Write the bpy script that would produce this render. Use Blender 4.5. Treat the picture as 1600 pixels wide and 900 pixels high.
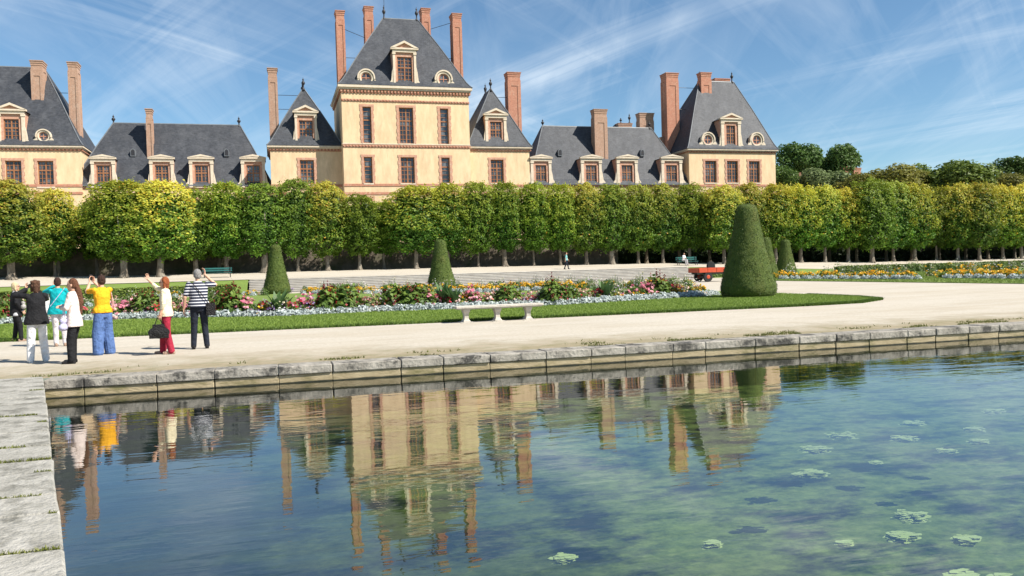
import bpy, bmesh, math, random
import numpy as np
from mathutils import Vector, Matrix, noise as mnoise
random.seed(7); rng = np.random.default_rng(7)
scene = bpy.context.scene
for o in list(bpy.data.objects): bpy.data.objects.remove(o, do_unlink=True)
col = scene.collection

# ------------------------------------------------------------------ camera
F = 1300.0; ROLL = math.radians(1.65); TH = math.atan(F/4560); HW = 1.9; PITCH = math.atan(32/F)
FW = Vector((math.sin(TH)*math.cos(PITCH), math.cos(TH)*math.cos(PITCH), -math.sin(PITCH)))
_r = Vector((math.cos(TH), -math.sin(TH), 0)); _u = _r.cross(FW)
EX = math.cos(ROLL)*_r - math.sin(ROLL)*_u; EY = math.sin(ROLL)*_r + math.cos(ROLL)*_u
cam = bpy.data.cameras.new('camera'); camo = bpy.data.objects.new('camera', cam); col.objects.link(camo)
cam.sensor_width = 36; cam.lens = F/1600*36; cam.clip_end = 5000; cam.clip_start = .05
camo.matrix_world = Matrix(((EX.x, EY.x, -FW.x, 0), (EX.y, EY.y, -FW.y, 0), (EX.z, EY.z, -FW.z, HW), (0, 0, 0, 1)))
scene.camera = camo

# ------------------------------------------------------------------ light
SUN_AZ = math.radians(51); SUN_EL = math.radians(46)      # azimuth from -Y towards +X
sdir = Vector((math.sin(SUN_AZ)*math.cos(SUN_EL), -math.cos(SUN_AZ)*math.cos(SUN_EL), math.sin(SUN_EL)))
sl = bpy.data.lights.new('sun', 'SUN'); sl.energy = 5.0; sl.angle = math.radians(.53); sl.color = (1, .94, .84)
so = bpy.data.objects.new('sun', sl); col.objects.link(so)
so.rotation_euler = sdir.to_track_quat('Z', 'Y').to_euler(); so.location = (40, -30, 60)
scene.view_settings.view_transform = 'Standard'; scene.view_settings.look = 'None'
scene.view_settings.exposure = 0.88; scene.view_settings.gamma = 1

w = bpy.data.worlds.new('World'); scene.world = w; w.use_nodes = True
nt = w.node_tree; N = nt.nodes; L = nt.links; N.clear()
def wn(t, **k):
    n = N.new(t)
    for a, b in k.items(): setattr(n, a, b)
    return n
sky = wn('ShaderNodeTexSky', sky_type='NISHITA', sun_disc=False, sun_elevation=SUN_EL,
         sun_rotation=math.atan2(sdir.x, sdir.y), altitude=300, air_density=1.0, dust_density=.25, ozone_density=4.0)
tc = wn('ShaderNodeTexCoord'); sep = wn('ShaderNodeSeparateXYZ'); L.new(tc.outputs['Generated'], sep.inputs[0])
def wm(op, a, b=None, c=None):
    n = wn('ShaderNodeMath', operation=op)
    for i, v in enumerate((a, b, c)):
        if v is None: continue
        if isinstance(v, (int, float)): n.inputs[i].default_value = v
        else: L.new(v, n.inputs[i])
    return n.outputs[0]
zc = wm('ADD', wm('MAXIMUM', sep.outputs[2], 0.0), .2)
cmb = wn('ShaderNodeCombineXYZ'); L.new(wm('DIVIDE', sep.outputs[0], zc), cmb.inputs[0]); L.new(wm('DIVIDE', sep.outputs[1], zc), cmb.inputs[1])
def streak(rot, sc, scale, lo, hi, detail=6, dist=.6):
    m0 = wn('ShaderNodeMapping'); m0.inputs['Rotation'].default_value = (0, 0, math.radians(-rot)); L.new(cmb.outputs[0], m0.inputs[0])
    mp = wn('ShaderNodeMapping'); mp.inputs['Scale'].default_value = sc; mp.inputs['Location'].default_value = (rot*.37, rot*.11, 0); L.new(m0.outputs[0], mp.inputs[0])
    nz = wn('ShaderNodeTexNoise'); nz.inputs['Scale'].default_value = scale; nz.inputs['Detail'].default_value = detail
    nz.inputs['Roughness'].default_value = .62; nz.inputs['Distortion'].default_value = dist; L.new(mp.outputs[0], nz.inputs[0])
    mr = wn('ShaderNodeMapRange'); mr.inputs[1].default_value = lo; mr.inputs[2].default_value = hi; L.new(nz.outputs[0], mr.inputs[0])
    return mr.outputs[0]
c1 = streak(76, (.55, 2.6, 1), 1.2, .46, .84, 8, 1.1)
c2 = streak(122, (.3, 3.4, 1), 1.3, .5, .8, 8, .7)
c4 = streak(36, (.25, 3.2, 1), 1.3, .52, .8, 7, .5)
patch = streak(80, (1.1, 1.3, 1), .8, .36, .66, 4, .5)
cl = wm('MINIMUM', wm('MULTIPLY', wm('ADD', wm('ADD', wm('MULTIPLY', c1, .5), wm('MULTIPLY', c2, .62)), wm('MULTIPLY', c4, .6)), wm('ADD', wm('MULTIPLY', patch, .7), .25)), .6)
tint = wn('ShaderNodeMixRGB', blend_type='MULTIPLY'); tint.inputs[0].default_value = 1; tint.inputs[2].default_value = (.78, .9, .9, 1)
L.new(sky.outputs[0], tint.inputs[1])
mx = wn('ShaderNodeMixRGB'); L.new(cl, mx.inputs[0]); L.new(tint.outputs[0], mx.inputs[1]); mx.inputs[2].default_value = (6.6, 7.3, 7.9, 1)
bg = wn('ShaderNodeBackground'); bg.inputs[1].default_value = .08; L.new(mx.outputs[0], bg.inputs[0])
wo = wn('ShaderNodeOutputWorld'); L.new(bg.outputs[0], wo.inputs[0])

# ------------------------------------------------------------------ pixel -> place (1600x900 photograph)
def ray(x, y): return FW + EX*((x-800)/F) - EY*((y-450)/F)
def gp(x, y, z=.28):
    d = ray(x, y); t = (z-HW)/d.z; return Vector((d.x*t, d.y*t, z))
def fp(x, y, Y):
    d = ray(x, y); t = Y/d.y; return Vector((d.x*t, Y, HW+d.z*t))

# ------------------------------------------------------------------ materials
MATS = {}
def nodes(m):
    m.use_nodes = True; n = m.node_tree.nodes; n.clear(); return n, m.node_tree.links
def pmat(name, c1, c2=None, scale=3.0, rough=.8, bump=0.0, bscale=None, detail=6, lo=.35, hi=.65, c3=None, scale3=.5, spec=.3,
         stretch=(1, 1, 1), metallic=0, lo3=.5, hi3=.7):
    m = bpy.data.materials.new(name); n, l = nodes(m); MATS[name] = m
    out = n.new('ShaderNodeOutputMaterial'); b = n.new('ShaderNodeBsdfPrincipled'); l.new(b.outputs[0], out.inputs[0])
    b.inputs['Roughness'].default_value = rough; b.inputs['Specular IOR Level'].default_value = spec; b.inputs['Metallic'].default_value = metallic
    if c2 is None: b.inputs['Base Color'].default_value = (*c1, 1)
    tcn = n.new('ShaderNodeTexCoord'); mp = n.new('ShaderNodeMapping'); mp.inputs['Scale'].default_value = stretch
    geo = n.new('ShaderNodeNewGeometry'); l.new(geo.outputs['Position'], mp.inputs[0])
    last = None
    if c2 is not None:
        z = n.new('ShaderNodeTexNoise'); z.inputs['Scale'].default_value = scale; z.inputs['Detail'].default_value = detail; z.inputs['Roughness'].default_value = .65
        l.new(mp.outputs[0], z.inputs[0]); r = n.new('ShaderNodeMapRange'); r.inputs[1].default_value = lo; r.inputs[2].default_value = hi
        l.new(z.outputs[0], r.inputs[0]); x = n.new('ShaderNodeMixRGB'); l.new(r.outputs[0], x.inputs[0])
        x.inputs[1].default_value = (*c1, 1); x.inputs[2].default_value = (*c2, 1); last = x.outputs[0]
        if c3 is not None:
            z3 = n.new('ShaderNodeTexNoise'); z3.inputs['Scale'].default_value = scale3; z3.inputs['Detail'].default_value = 8; z3.inputs['Roughness'].default_value = .7
            l.new(mp.outputs[0], z3.inputs[0]); r3 = n.new('ShaderNodeMapRange'); r3.inputs[1].default_value = lo3; r3.inputs[2].default_value = hi3
            l.new(z3.outputs[0], r3.inputs[0]); x3 = n.new('ShaderNodeMixRGB'); l.new(r3.outputs[0], x3.inputs[0]); l.new(last, x3.inputs[1])
            x3.inputs[2].default_value = (*c3, 1); last = x3.outputs[0]
        l.new(last, b.inputs['Base Color'])
    if bump:
        zb = n.new('ShaderNodeTexNoise'); zb.inputs['Scale'].default_value = bscale or scale*4; zb.inputs['Detail'].default_value = 6
        l.new(mp.outputs[0], zb.inputs[0]); bp = n.new('ShaderNodeBump'); bp.inputs['Strength'].default_value = bump; bp.inputs['Distance'].default_value = .05
        l.new(zb.outputs[0], bp.inputs['Height']); l.new(bp.outputs[0], b.inputs['Normal'])
    return m
def leafmat(name, trans=.35, objvar=.0, rough=.55, gain=1.0):
    m = bpy.data.materials.new(name); n, l = nodes(m); MATS[name] = m
    out = n.new('ShaderNodeOutputMaterial'); at = n.new('ShaderNodeVertexColor'); at.layer_name = 'tint'
    hs = n.new('ShaderNodeHueSaturation'); l.new(at.outputs[0], hs.inputs['Color']); hs.inputs['Value'].default_value = gain
    if objvar:
        oi = n.new('ShaderNodeObjectInfo'); mr = n.new('ShaderNodeMapRange'); mr.inputs[3].default_value = .5-objvar; mr.inputs[4].default_value = .5+objvar*.6
        l.new(oi.outputs['Random'], mr.inputs[0]); l.new(mr.outputs[0], hs.inputs['Hue'])
        mr2 = n.new('ShaderNodeMapRange'); mr2.inputs[3].default_value = gain*.75; mr2.inputs[4].default_value = gain*1.2
        ma = n.new('ShaderNodeMath'); ma.operation = 'FRACT'; mb = n.new('ShaderNodeMath'); mb.operation = 'MULTIPLY'; mb.inputs[1].default_value = 7.31
        l.new(oi.outputs['Random'], mb.inputs[0]); l.new(mb.outputs[0], ma.inputs[0]); l.new(ma.outputs[0], mr2.inputs[0]); l.new(mr2.outputs[0], hs.inputs['Value'])
    d = n.new('ShaderNodeBsdfPrincipled'); d.inputs['Roughness'].default_value = rough; d.inputs['Specular IOR Level'].default_value = .3
    t = n.new('ShaderNodeBsdfTranslucent'); x = n.new('ShaderNodeMixShader'); x.inputs[0].default_value = trans
    l.new(hs.outputs[0], d.inputs['Base Color']); l.new(hs.outputs[0], t.inputs[0]); l.new(d.outputs[0], x.inputs[1]); l.new(t.outputs[0], x.inputs[2])
    l.new(x.outputs[0], out.inputs[0]); return m

pmat('stucco', (.73, .55, .345), (.6, .44, .265), 1.6, .9, .15, 12, c3=(.47, .36, .23), scale3=1.1, lo3=.52, hi3=.78, stretch=(1, 1, .3), detail=9)
pmat('stone', (.66, .57, .45), (.54, .45, .34), 2.5, .85, .1, 15)
pmat('brick', (.47, .22, .14), (.36, .16, .105), 5.0, .9, .2, 20, c3=(.5, .34, .25), scale3=3)
pmat('brick_pale', (.52, .29, .2), (.42, .22, .15), 5.0, .9, .2, 20, c3=(.55, .4, .3), scale3=3)
pmat('chimney_brown', (.42, .265, .19), (.3, .19, .135), 6.0, .9, .2, 20, c3=(.42, .3, .23), scale3=2)
pmat('chimney_red', (.47, .225, .15), (.34, .155, .105), 6.0, .9, .2, 20, c3=(.46, .27, .19), scale3=2)
pmat('lead', (.1, .11, .125), (.15, .16, .17), 2, .5, spec=.5)
pmat('wood_frame', (.33, .15, .07), (.26, .11, .05), 6, .6)
pmat('iron', (.03, .03, .035), rough=.5)
pmat('bark', (.2, .17, .13), (.11, .09, .07), 5, .95, .5, 14, c3=(.3, .27, .22), scale3=2, stretch=(1, 1, .35))
pmat('garden_stone', (.17, .14, .11), (.1, .085, .065), 1.5, .95, .3, 9, c3=(.06, .075, .03), scale3=.5)
pmat('step_stone', (.56, .53, .48), (.45, .42, .38), 1.3, .9, .1, 14)
pmat('coping', (.33, .305, .265), (.185, .17, .145), 5, .92, .6, 16, c3=(.055, .052, .047), scale3=2.6, lo3=.5, hi3=.6)
pmat('coping_top', (.36, .345, .31), (.25, .24, .21), 5, .92, .6, 24, c3=(.13, .125, .105), scale3=2.6, lo3=.5, hi3=.64)
pmat('wet_stone', (.33, .27, .17), (.24, .19, .11), 3, .7, .3, 14, c3=(.13, .12, .05), scale3=1.5, stretch=(1, 1, 3))
def wet_line(m):
    n, l = m.node_tree.nodes, m.node_tree.links; b = next(q for q in n if q.type == 'BSDF_PRINCIPLED'); src = b.inputs['Base Color'].links[0].from_socket
    g = n.new('ShaderNodeNewGeometry'); sp = n.new('ShaderNodeSeparateXYZ'); l.new(g.outputs['Position'], sp.inputs[0]); z = n.new('ShaderNodeTexNoise'); z.inputs['Scale'].default_value = 2.2; z.inputs['Detail'].default_value = 6; l.new(g.outputs['Position'], z.inputs[0])
    ad = n.new('ShaderNodeMath'); ad.operation = 'MULTIPLY_ADD'; l.new(z.outputs[0], ad.inputs[0]); ad.inputs[1].default_value = -.04; l.new(sp.outputs[2], ad.inputs[2]); r = n.new('ShaderNodeMapRange'); r.inputs[1].default_value = .012; r.inputs[2].default_value = -.008; l.new(ad.outputs[0], r.inputs[0])
    x = n.new('ShaderNodeMixRGB'); l.new(r.outputs[0], x.inputs[0]); l.new(src, x.inputs[1]); x.inputs[2].default_value = (.018, .02, .012, 1); l.new(x.outputs[0], b.inputs['Base Color'])
wet_line(MATS['wet_stone'])   # tide mark of dark slime at the water's edge
pmat('bench_stone', (.5, .46, .4), (.4, .37, .32), 5, .9, .3, 22, c3=(.26, .25, .22), scale3=3, lo3=.55, hi3=.7)
pmat('teal_paint', (.03, .14, .13), (.025, .11, .1), 4, .5)
pmat('orange_paint', (.5, .075, .03), (.38, .06, .025), 4, .5)
pmat('rubber', (.02, .02, .02), rough=.8)
pmat('steel', (.1, .09, .08), rough=.6)
pmat('white_paint', (.7, .7, .68), rough=.6)
pmat('soil', (.09, .065, .045), (.05, .037, .025), 6, .95, .5, 20)
leafmat('leaves', .45, .018, gain=1.36); leafmat('far_leaves', .35, .01, gain=1.5); leafmat('plant', .3, .0); leafmat('grass_blades', .35); leafmat('yew', .2)

def ground_mat():
    m = bpy.data.materials.new('gravel'); n, l = nodes(m); MATS['gravel'] = m
    out = n.new('ShaderNodeOutputMaterial'); b = n.new('ShaderNodeBsdfPrincipled'); l.new(b.outputs[0], out.inputs[0]); b.inputs['Roughness'].default_value = .95; b.inputs['Specular IOR Level'].default_value = .1
    g = n.new('ShaderNodeNewGeometry')
    def nz(s, d=6, st=None):
        z = n.new('ShaderNodeTexNoise'); z.inputs['Scale'].default_value = s; z.inputs['Detail'].default_value = d; z.inputs['Roughness'].default_value = .7
        if st:
            mp = n.new('ShaderNodeMapping'); mp.inputs['Scale'].default_value = st; l.new(g.outputs['Position'], mp.inputs[0]); l.new(mp.outputs[0], z.inputs[0])
        else: l.new(g.outputs['Position'], z.inputs[0])
        return z.outputs[0]
    def mr(x, a, c, lo=0, hi=1):
        r = n.new('ShaderNodeMapRange'); r.inputs[1].default_value = a; r.inputs[2].default_value = c; r.inputs[3].default_value = lo; r.inputs[4].default_value = hi; l.new(x, r.inputs[0]); return r.outputs[0]
    def mix(f, a, c):
        x = n.new('ShaderNodeMixRGB'); l.new(f, x.inputs[0])
        for i, v in ((1, a), (2, c)):
            if isinstance(v, tuple): x.inputs[i].default_value = (*v, 1)
            else: l.new(v, x.inputs[i])
        return x.outputs[0]
    a = mix(mr(nz(11, 10), .3, .7), (.36, .325, .27), (.52, .475, .405))
    a = mix(mr(nz(.35, 8, (.4, 1, 1)), .45, .75), a, (.38, .33, .255))
    a = mix(mr(nz(140, 2), .6, .72, 0, .5), a, (.3, .26, .21))
    a = mix(mr(nz(1.1, 9, (.35, 1.6, 1)), .48, .68, 0, .55), a, (.34, .3, .235))
    a = mix(mr(nz(22, 3), .66, .74, 0, .7), a, (.2, .17, .13))
    # worn earthy strip with weeds behind the coping
    sp = n.new('ShaderNodeSeparateXYZ'); l.new(g.outputs['Position'], sp.inputs[0])
    ad = n.new('ShaderNodeMath'); ad.operation = 'ADD'; l.new(sp.outputs[1], ad.inputs[0]); l.new(mr(nz(.8, 8), .3, .7, -1.1, 1.1), ad.inputs[1])
    strip = mr(ad.outputs[0], 18.4, 16.1, 0, .95)
    a = mix(strip, a, mix(mr(nz(3, 8), .4, .62), (.29, .24, .165), (.2, .18, .1)))
    l.new(a, b.inputs['Base Color'])
    bp = n.new('ShaderNodeBump'); bp.inputs['Strength'].default_value = .5; bp.inputs['Distance'].default_value = .02; l.new(nz(60, 4), bp.inputs['Height']); l.new(bp.outputs[0], b.inputs['Normal'])
ground_mat()
pmat('lawn', (.16, .225, .045), (.12, .18, .035), 1.3, .9, .6, 40, c3=(.15, .21, .05), scale3=.25)

def slate_mat():
    m = bpy.data.materials.new('slate'); n, l = nodes(m); MATS['slate'] = m
    out = n.new('ShaderNodeOutputMaterial'); b = n.new('ShaderNodeBsdfPrincipled'); l.new(b.outputs[0], out.inputs[0]); b.inputs['Roughness'].default_value = .6; b.inputs['Specular IOR Level'].default_value = .35
    g = n.new('ShaderNodeNewGeometry'); sp = n.new('ShaderNodeSeparateXYZ'); l.new(g.outputs['Position'], sp.inputs[0])
    ad = n.new('ShaderNodeMath'); ad.operation = 'ADD'; l.new(sp.outputs[0], ad.inputs[0]); l.new(sp.outputs[1], ad.inputs[1])
    cb = n.new('ShaderNodeCombineXYZ'); l.new(ad.outputs[0], cb.inputs[0]); l.new(sp.outputs[2], cb.inputs[1])
    br = n.new('ShaderNodeTexBrick'); l.new(cb.outputs[0], br.inputs[0]); br.inputs['Scale'].default_value = 1; br.inputs['Brick Width'].default_value = .26; br.inputs['Row Height'].default_value = .16
    br.inputs['Mortar Size'].default_value = .012; br.inputs['Color1'].default_value = (.036, .041, .052, 1); br.inputs['Color2'].default_value = (.055, .06, .072, 1); br.inputs['Mortar'].default_value = (.035, .04, .05, 1)
    z = n.new('ShaderNodeTexNoise'); z.inputs['Scale'].default_value = .55; z.inputs['Detail'].default_value = 8; z.inputs['Roughness'].default_value = .7
    mp = n.new('ShaderNodeMapping'); mp.inputs['Scale'].default_value = (1.6, 1.6, .6); l.new(g.outputs['Position'], mp.inputs[0]); l.new(mp.outputs[0], z.inputs[0])
    r = n.new('ShaderNodeMapRange'); r.inputs[1].default_value = .42; r.inputs[2].default_value = .72; l.new(z.outputs[0], r.inputs[0])
    x = n.new('ShaderNodeMixRGB'); l.new(r.outputs[0], x.inputs[0]); l.new(br.outputs[0], x.inputs[1]); x.inputs[2].default_value = (.085, .09, .102, 1)
    z2 = n.new('ShaderNodeTexNoise'); z2.inputs['Scale'].default_value = 3.2; z2.inputs['Detail'].default_value = 5; z2.inputs['Roughness'].default_value = .8; mp2 = n.new('ShaderNodeMapping'); mp2.inputs['Scale'].default_value = (.7, .7, 1.6); l.new(g.outputs['Position'], mp2.inputs[0]); l.new(mp2.outputs[0], z2.inputs[0])
    r2 = n.new('ShaderNodeMapRange'); r2.inputs[1].default_value = .3; r2.inputs[2].default_value = .7; r2.inputs[3].default_value = .4; r2.inputs[4].default_value = 1.1; l.new(z2.outputs[0], r2.inputs[0])
    x2 = n.new('ShaderNodeMixRGB'); x2.blend_type = 'MULTIPLY'; x2.inputs[0].default_value = 1; l.new(x.outputs[0], x2.inputs[1]); l.new(r2.outputs[0], x2.inputs[2]); l.new(x2.outputs[0], b.inputs['Base Color'])
    bp = n.new('ShaderNodeBump'); bp.inputs['Strength'].default_value = .4; bp.inputs['Distance'].default_value = .03; l.new(br.outputs['Fac'], bp.inputs['Height']); bp.invert = True; l.new(bp.outputs[0], b.inputs['Normal'])
slate_mat()
def glass_mat():
    m = bpy.data.materials.new('window_glass'); n, l = nodes(m); MATS['window_glass'] = m
    out = n.new('ShaderNodeOutputMaterial'); b = n.new('ShaderNodeBsdfPrincipled'); l.new(b.outputs[0], out.inputs[0]); b.inputs['Roughness'].default_value = .06; b.inputs['Specular IOR Level'].default_value = .8
    g = n.new('ShaderNodeNewGeometry'); z = n.new('ShaderNodeTexNoise'); z.inputs['Scale'].default_value = .9; z.inputs['Detail'].default_value = 3; l.new(g.outputs['Position'], z.inputs[0])
    r = n.new('ShaderNodeMapRange'); r.inputs[1].default_value = .48; r.inputs[2].default_value = .62; l.new(z.outputs[0], r.inputs[0])
    x = n.new('ShaderNodeMixRGB'); l.new(r.outputs[0], x.inputs[0]); x.inputs[1].default_value = (.025, .027, .03, 1); x.inputs[2].default_value = (.13, .135, .14, 1); l.new(x.outputs[0], b.inputs['Base Color'])
    bp = n.new('ShaderNodeBump'); bp.inputs['Strength'].default_value = .12; bp.inputs['Distance'].default_value = .05; z2 = n.new('ShaderNodeTexNoise'); z2.inputs['Scale'].default_value = 2.2; l.new(g.outputs['Position'], z2.inputs[0]); l.new(z2.outputs[0], bp.inputs['Height']); l.new(bp.outputs[0], b.inputs['Normal'])
glass_mat()
def water_mat():
    m = bpy.data.materials.new('water'); n, l = nodes(m); MATS['water'] = m
    out = n.new('ShaderNodeOutputMaterial'); g = n.new('ShaderNodeNewGeometry')
    def nz(sc, s, d=2, rot=0, dist=0):
        mp = n.new('ShaderNodeMapping'); mp.inputs['Scale'].default_value = sc; mp.inputs['Rotation'].default_value = (0, 0, rot); l.new(g.outputs['Position'], mp.inputs[0])
        z = n.new('ShaderNodeTexNoise'); z.inputs['Scale'].default_value = s; z.inputs['Detail'].default_value = d; z.inputs['Distortion'].default_value = dist; l.new(mp.outputs[0], z.inputs[0]); return z.outputs[0]
    def mt(op, a, c):
        q = n.new('ShaderNodeMath'); q.operation = op
        for i, v in ((0, a), (1, c)):
            if isinstance(v, (int, float)): q.inputs[i].default_value = v
            else: l.new(v, q.inputs[i])
        return q.outputs[0]
    h = mt('ADD', mt('MULTIPLY', nz((.45, 1.5, 1), 1.3, 2, .25), .016), mt('MULTIPLY', nz((.6, 2.2, 1), 4.0, 2, .1, .3), .0055))
    amp = n.new('ShaderNodeMapRange'); amp.inputs[1].default_value = .35; amp.inputs[2].default_value = .7; amp.inputs[3].default_value = .25; amp.inputs[4].default_value = 1.0
    l.new(nz((.12, .3, 1), 1.0, 2), amp.inputs[0])
    bp = n.new('ShaderNodeBump'); bp.inputs['Strength'].default_value = .4; bp.inputs['Distance'].default_value = 1.0; l.new(mt('MULTIPLY', h, amp.outputs[0]), bp.inputs['Height'])
    dt = n.new('ShaderNodeVectorMath'); dt.operation = 'DOT_PRODUCT'; l.new(g.outputs['Incoming'], dt.inputs[0]); l.new(bp.outputs[0], dt.inputs[1])   # Schlick reflectance
    ab = n.new('ShaderNodeMath'); ab.operation = 'ABSOLUTE'; l.new(dt.outputs['Value'], ab.inputs[0])
    fr = mt('MINIMUM', mt('ADD', mt('MULTIPLY', mt('POWER', mt('SUBTRACT', 1.0, mt('MINIMUM', ab.outputs[0], 1.0)), 2.8), .97), .03), 1.0)
    gl = n.new('ShaderNodeBsdfGlossy'); gl.inputs['Roughness'].default_value = .015; l.new(bp.outputs[0], gl.inputs['Normal'])
    tr = n.new('ShaderNodeBsdfTransparent'); tr.inputs[0].default_value = (.66, .76, .63, 1)
    x = n.new('ShaderNodeMixShader'); l.new(fr, x.inputs[0]); l.new(tr.outputs[0], x.inputs[1]); l.new(gl.outputs[0], x.inputs[2]); l.new(x.outputs[0], out.inputs[0])
water_mat()
def pond_mat():
    m = bpy.data.materials.new('pond_bottom'); n, l = nodes(m); MATS['pond_bottom'] = m; out = n.new('ShaderNodeOutputMaterial'); b = n.new('ShaderNodeBsdfPrincipled'); l.new(b.outputs[0], out.inputs[0]); b.inputs['Roughness'].default_value = 1; b.inputs['Specular IOR Level'].default_value = 0
    g = n.new('ShaderNodeNewGeometry')
    def nz(sc, s_, d, lo, hi, r=.65):
        mp = n.new('ShaderNodeMapping'); mp.inputs['Scale'].default_value = sc; l.new(g.outputs['Position'], mp.inputs[0]); z = n.new('ShaderNodeTexNoise'); z.inputs['Scale'].default_value = s_; z.inputs['Detail'].default_value = d; z.inputs['Roughness'].default_value = r; l.new(mp.outputs[0], z.inputs[0])
        q = n.new('ShaderNodeMapRange'); q.inputs[1].default_value = lo; q.inputs[2].default_value = hi; l.new(z.outputs[0], q.inputs[0]); return q.outputs[0]
    def mix(f, a, c):
        x = n.new('ShaderNodeMixRGB'); l.new(f, x.inputs[0])
        for i, v in ((1, a), (2, c)):
            if isinstance(v, tuple): x.inputs[i].default_value = (*v, 1)
            else: l.new(v, x.inputs[i])
        return x.outputs[0]
    weed = mix(nz((.8, 1, 1), 5, 8, .35, .65, .75), (.1, .13, .045), (.31, .34, .13))
    weed = mix(nz((.65, 1, 1), 1.5, 10, .46, .6, .72), weed, (.014, .02, .026))
    sp = n.new('ShaderNodeSeparateXYZ'); l.new(g.outputs['Position'], sp.inputs[0]); ad = n.new('ShaderNodeMath'); ad.operation = 'MULTIPLY_ADD'; ad.inputs[1].default_value = 5.0; l.new(nz((1, 1, 1), .3, 5, .25, .75), ad.inputs[0]); l.new(sp.outputs[0], ad.inputs[2])
    k = n.new('ShaderNodeMapRange'); k.inputs[1].default_value = 1.2; k.inputs[2].default_value = 6.5; k.inputs[3].default_value = .9; k.inputs[4].default_value = 0.0; l.new(ad.outputs[0], k.inputs[0])   # weed has not spread to the left-hand end of the basin
    l.new(mix(k.outputs[0], weed, (.02, .026, .03)), b.inputs['Base Color'])
pond_mat()

def yew_mat():
    pmat('yew_surface', (.05, .08, .016), (.085, .115, .02), 9, .85, 1.0, 28, c3=(.085, .095, .02), scale3=1.2)
yew_mat()

# ------------------------------------------------------------------ mesh helpers
def fast_mesh(name, v, f, tint=None, smooth=False):
    """v (n,3), f (m,k) arrays; tint: per-vertex rgb"""
    v = np.asarray(v, np.float32); f = np.asarray(f, np.int32); k = f.shape[1]
    me = bpy.data.meshes.new(name); me.vertices.add(len(v)); me.vertices.foreach_set('co', v.ravel())
    me.loops.add(f.size); me.loops.foreach_set('vertex_index', f.ravel())
    me.polygons.add(len(f)); me.polygons.foreach_set('loop_start', np.arange(0, f.size, k, dtype=np.int32))
    me.polygons.foreach_set('loop_total', np.full(len(f), k, np.int32))
    if smooth: me.polygons.foreach_set('use_smooth', np.ones(len(f), bool))
    me.update(calc_edges=True)
    if tint is not None:
        ca = me.color_attributes.new('tint', 'FLOAT_COLOR', 'POINT')
        c = np.ones((len(v), 4), np.float32); c[:, :3] = tint; ca.data.foreach_set('color', c.ravel())
    me.validate(); return me

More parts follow.
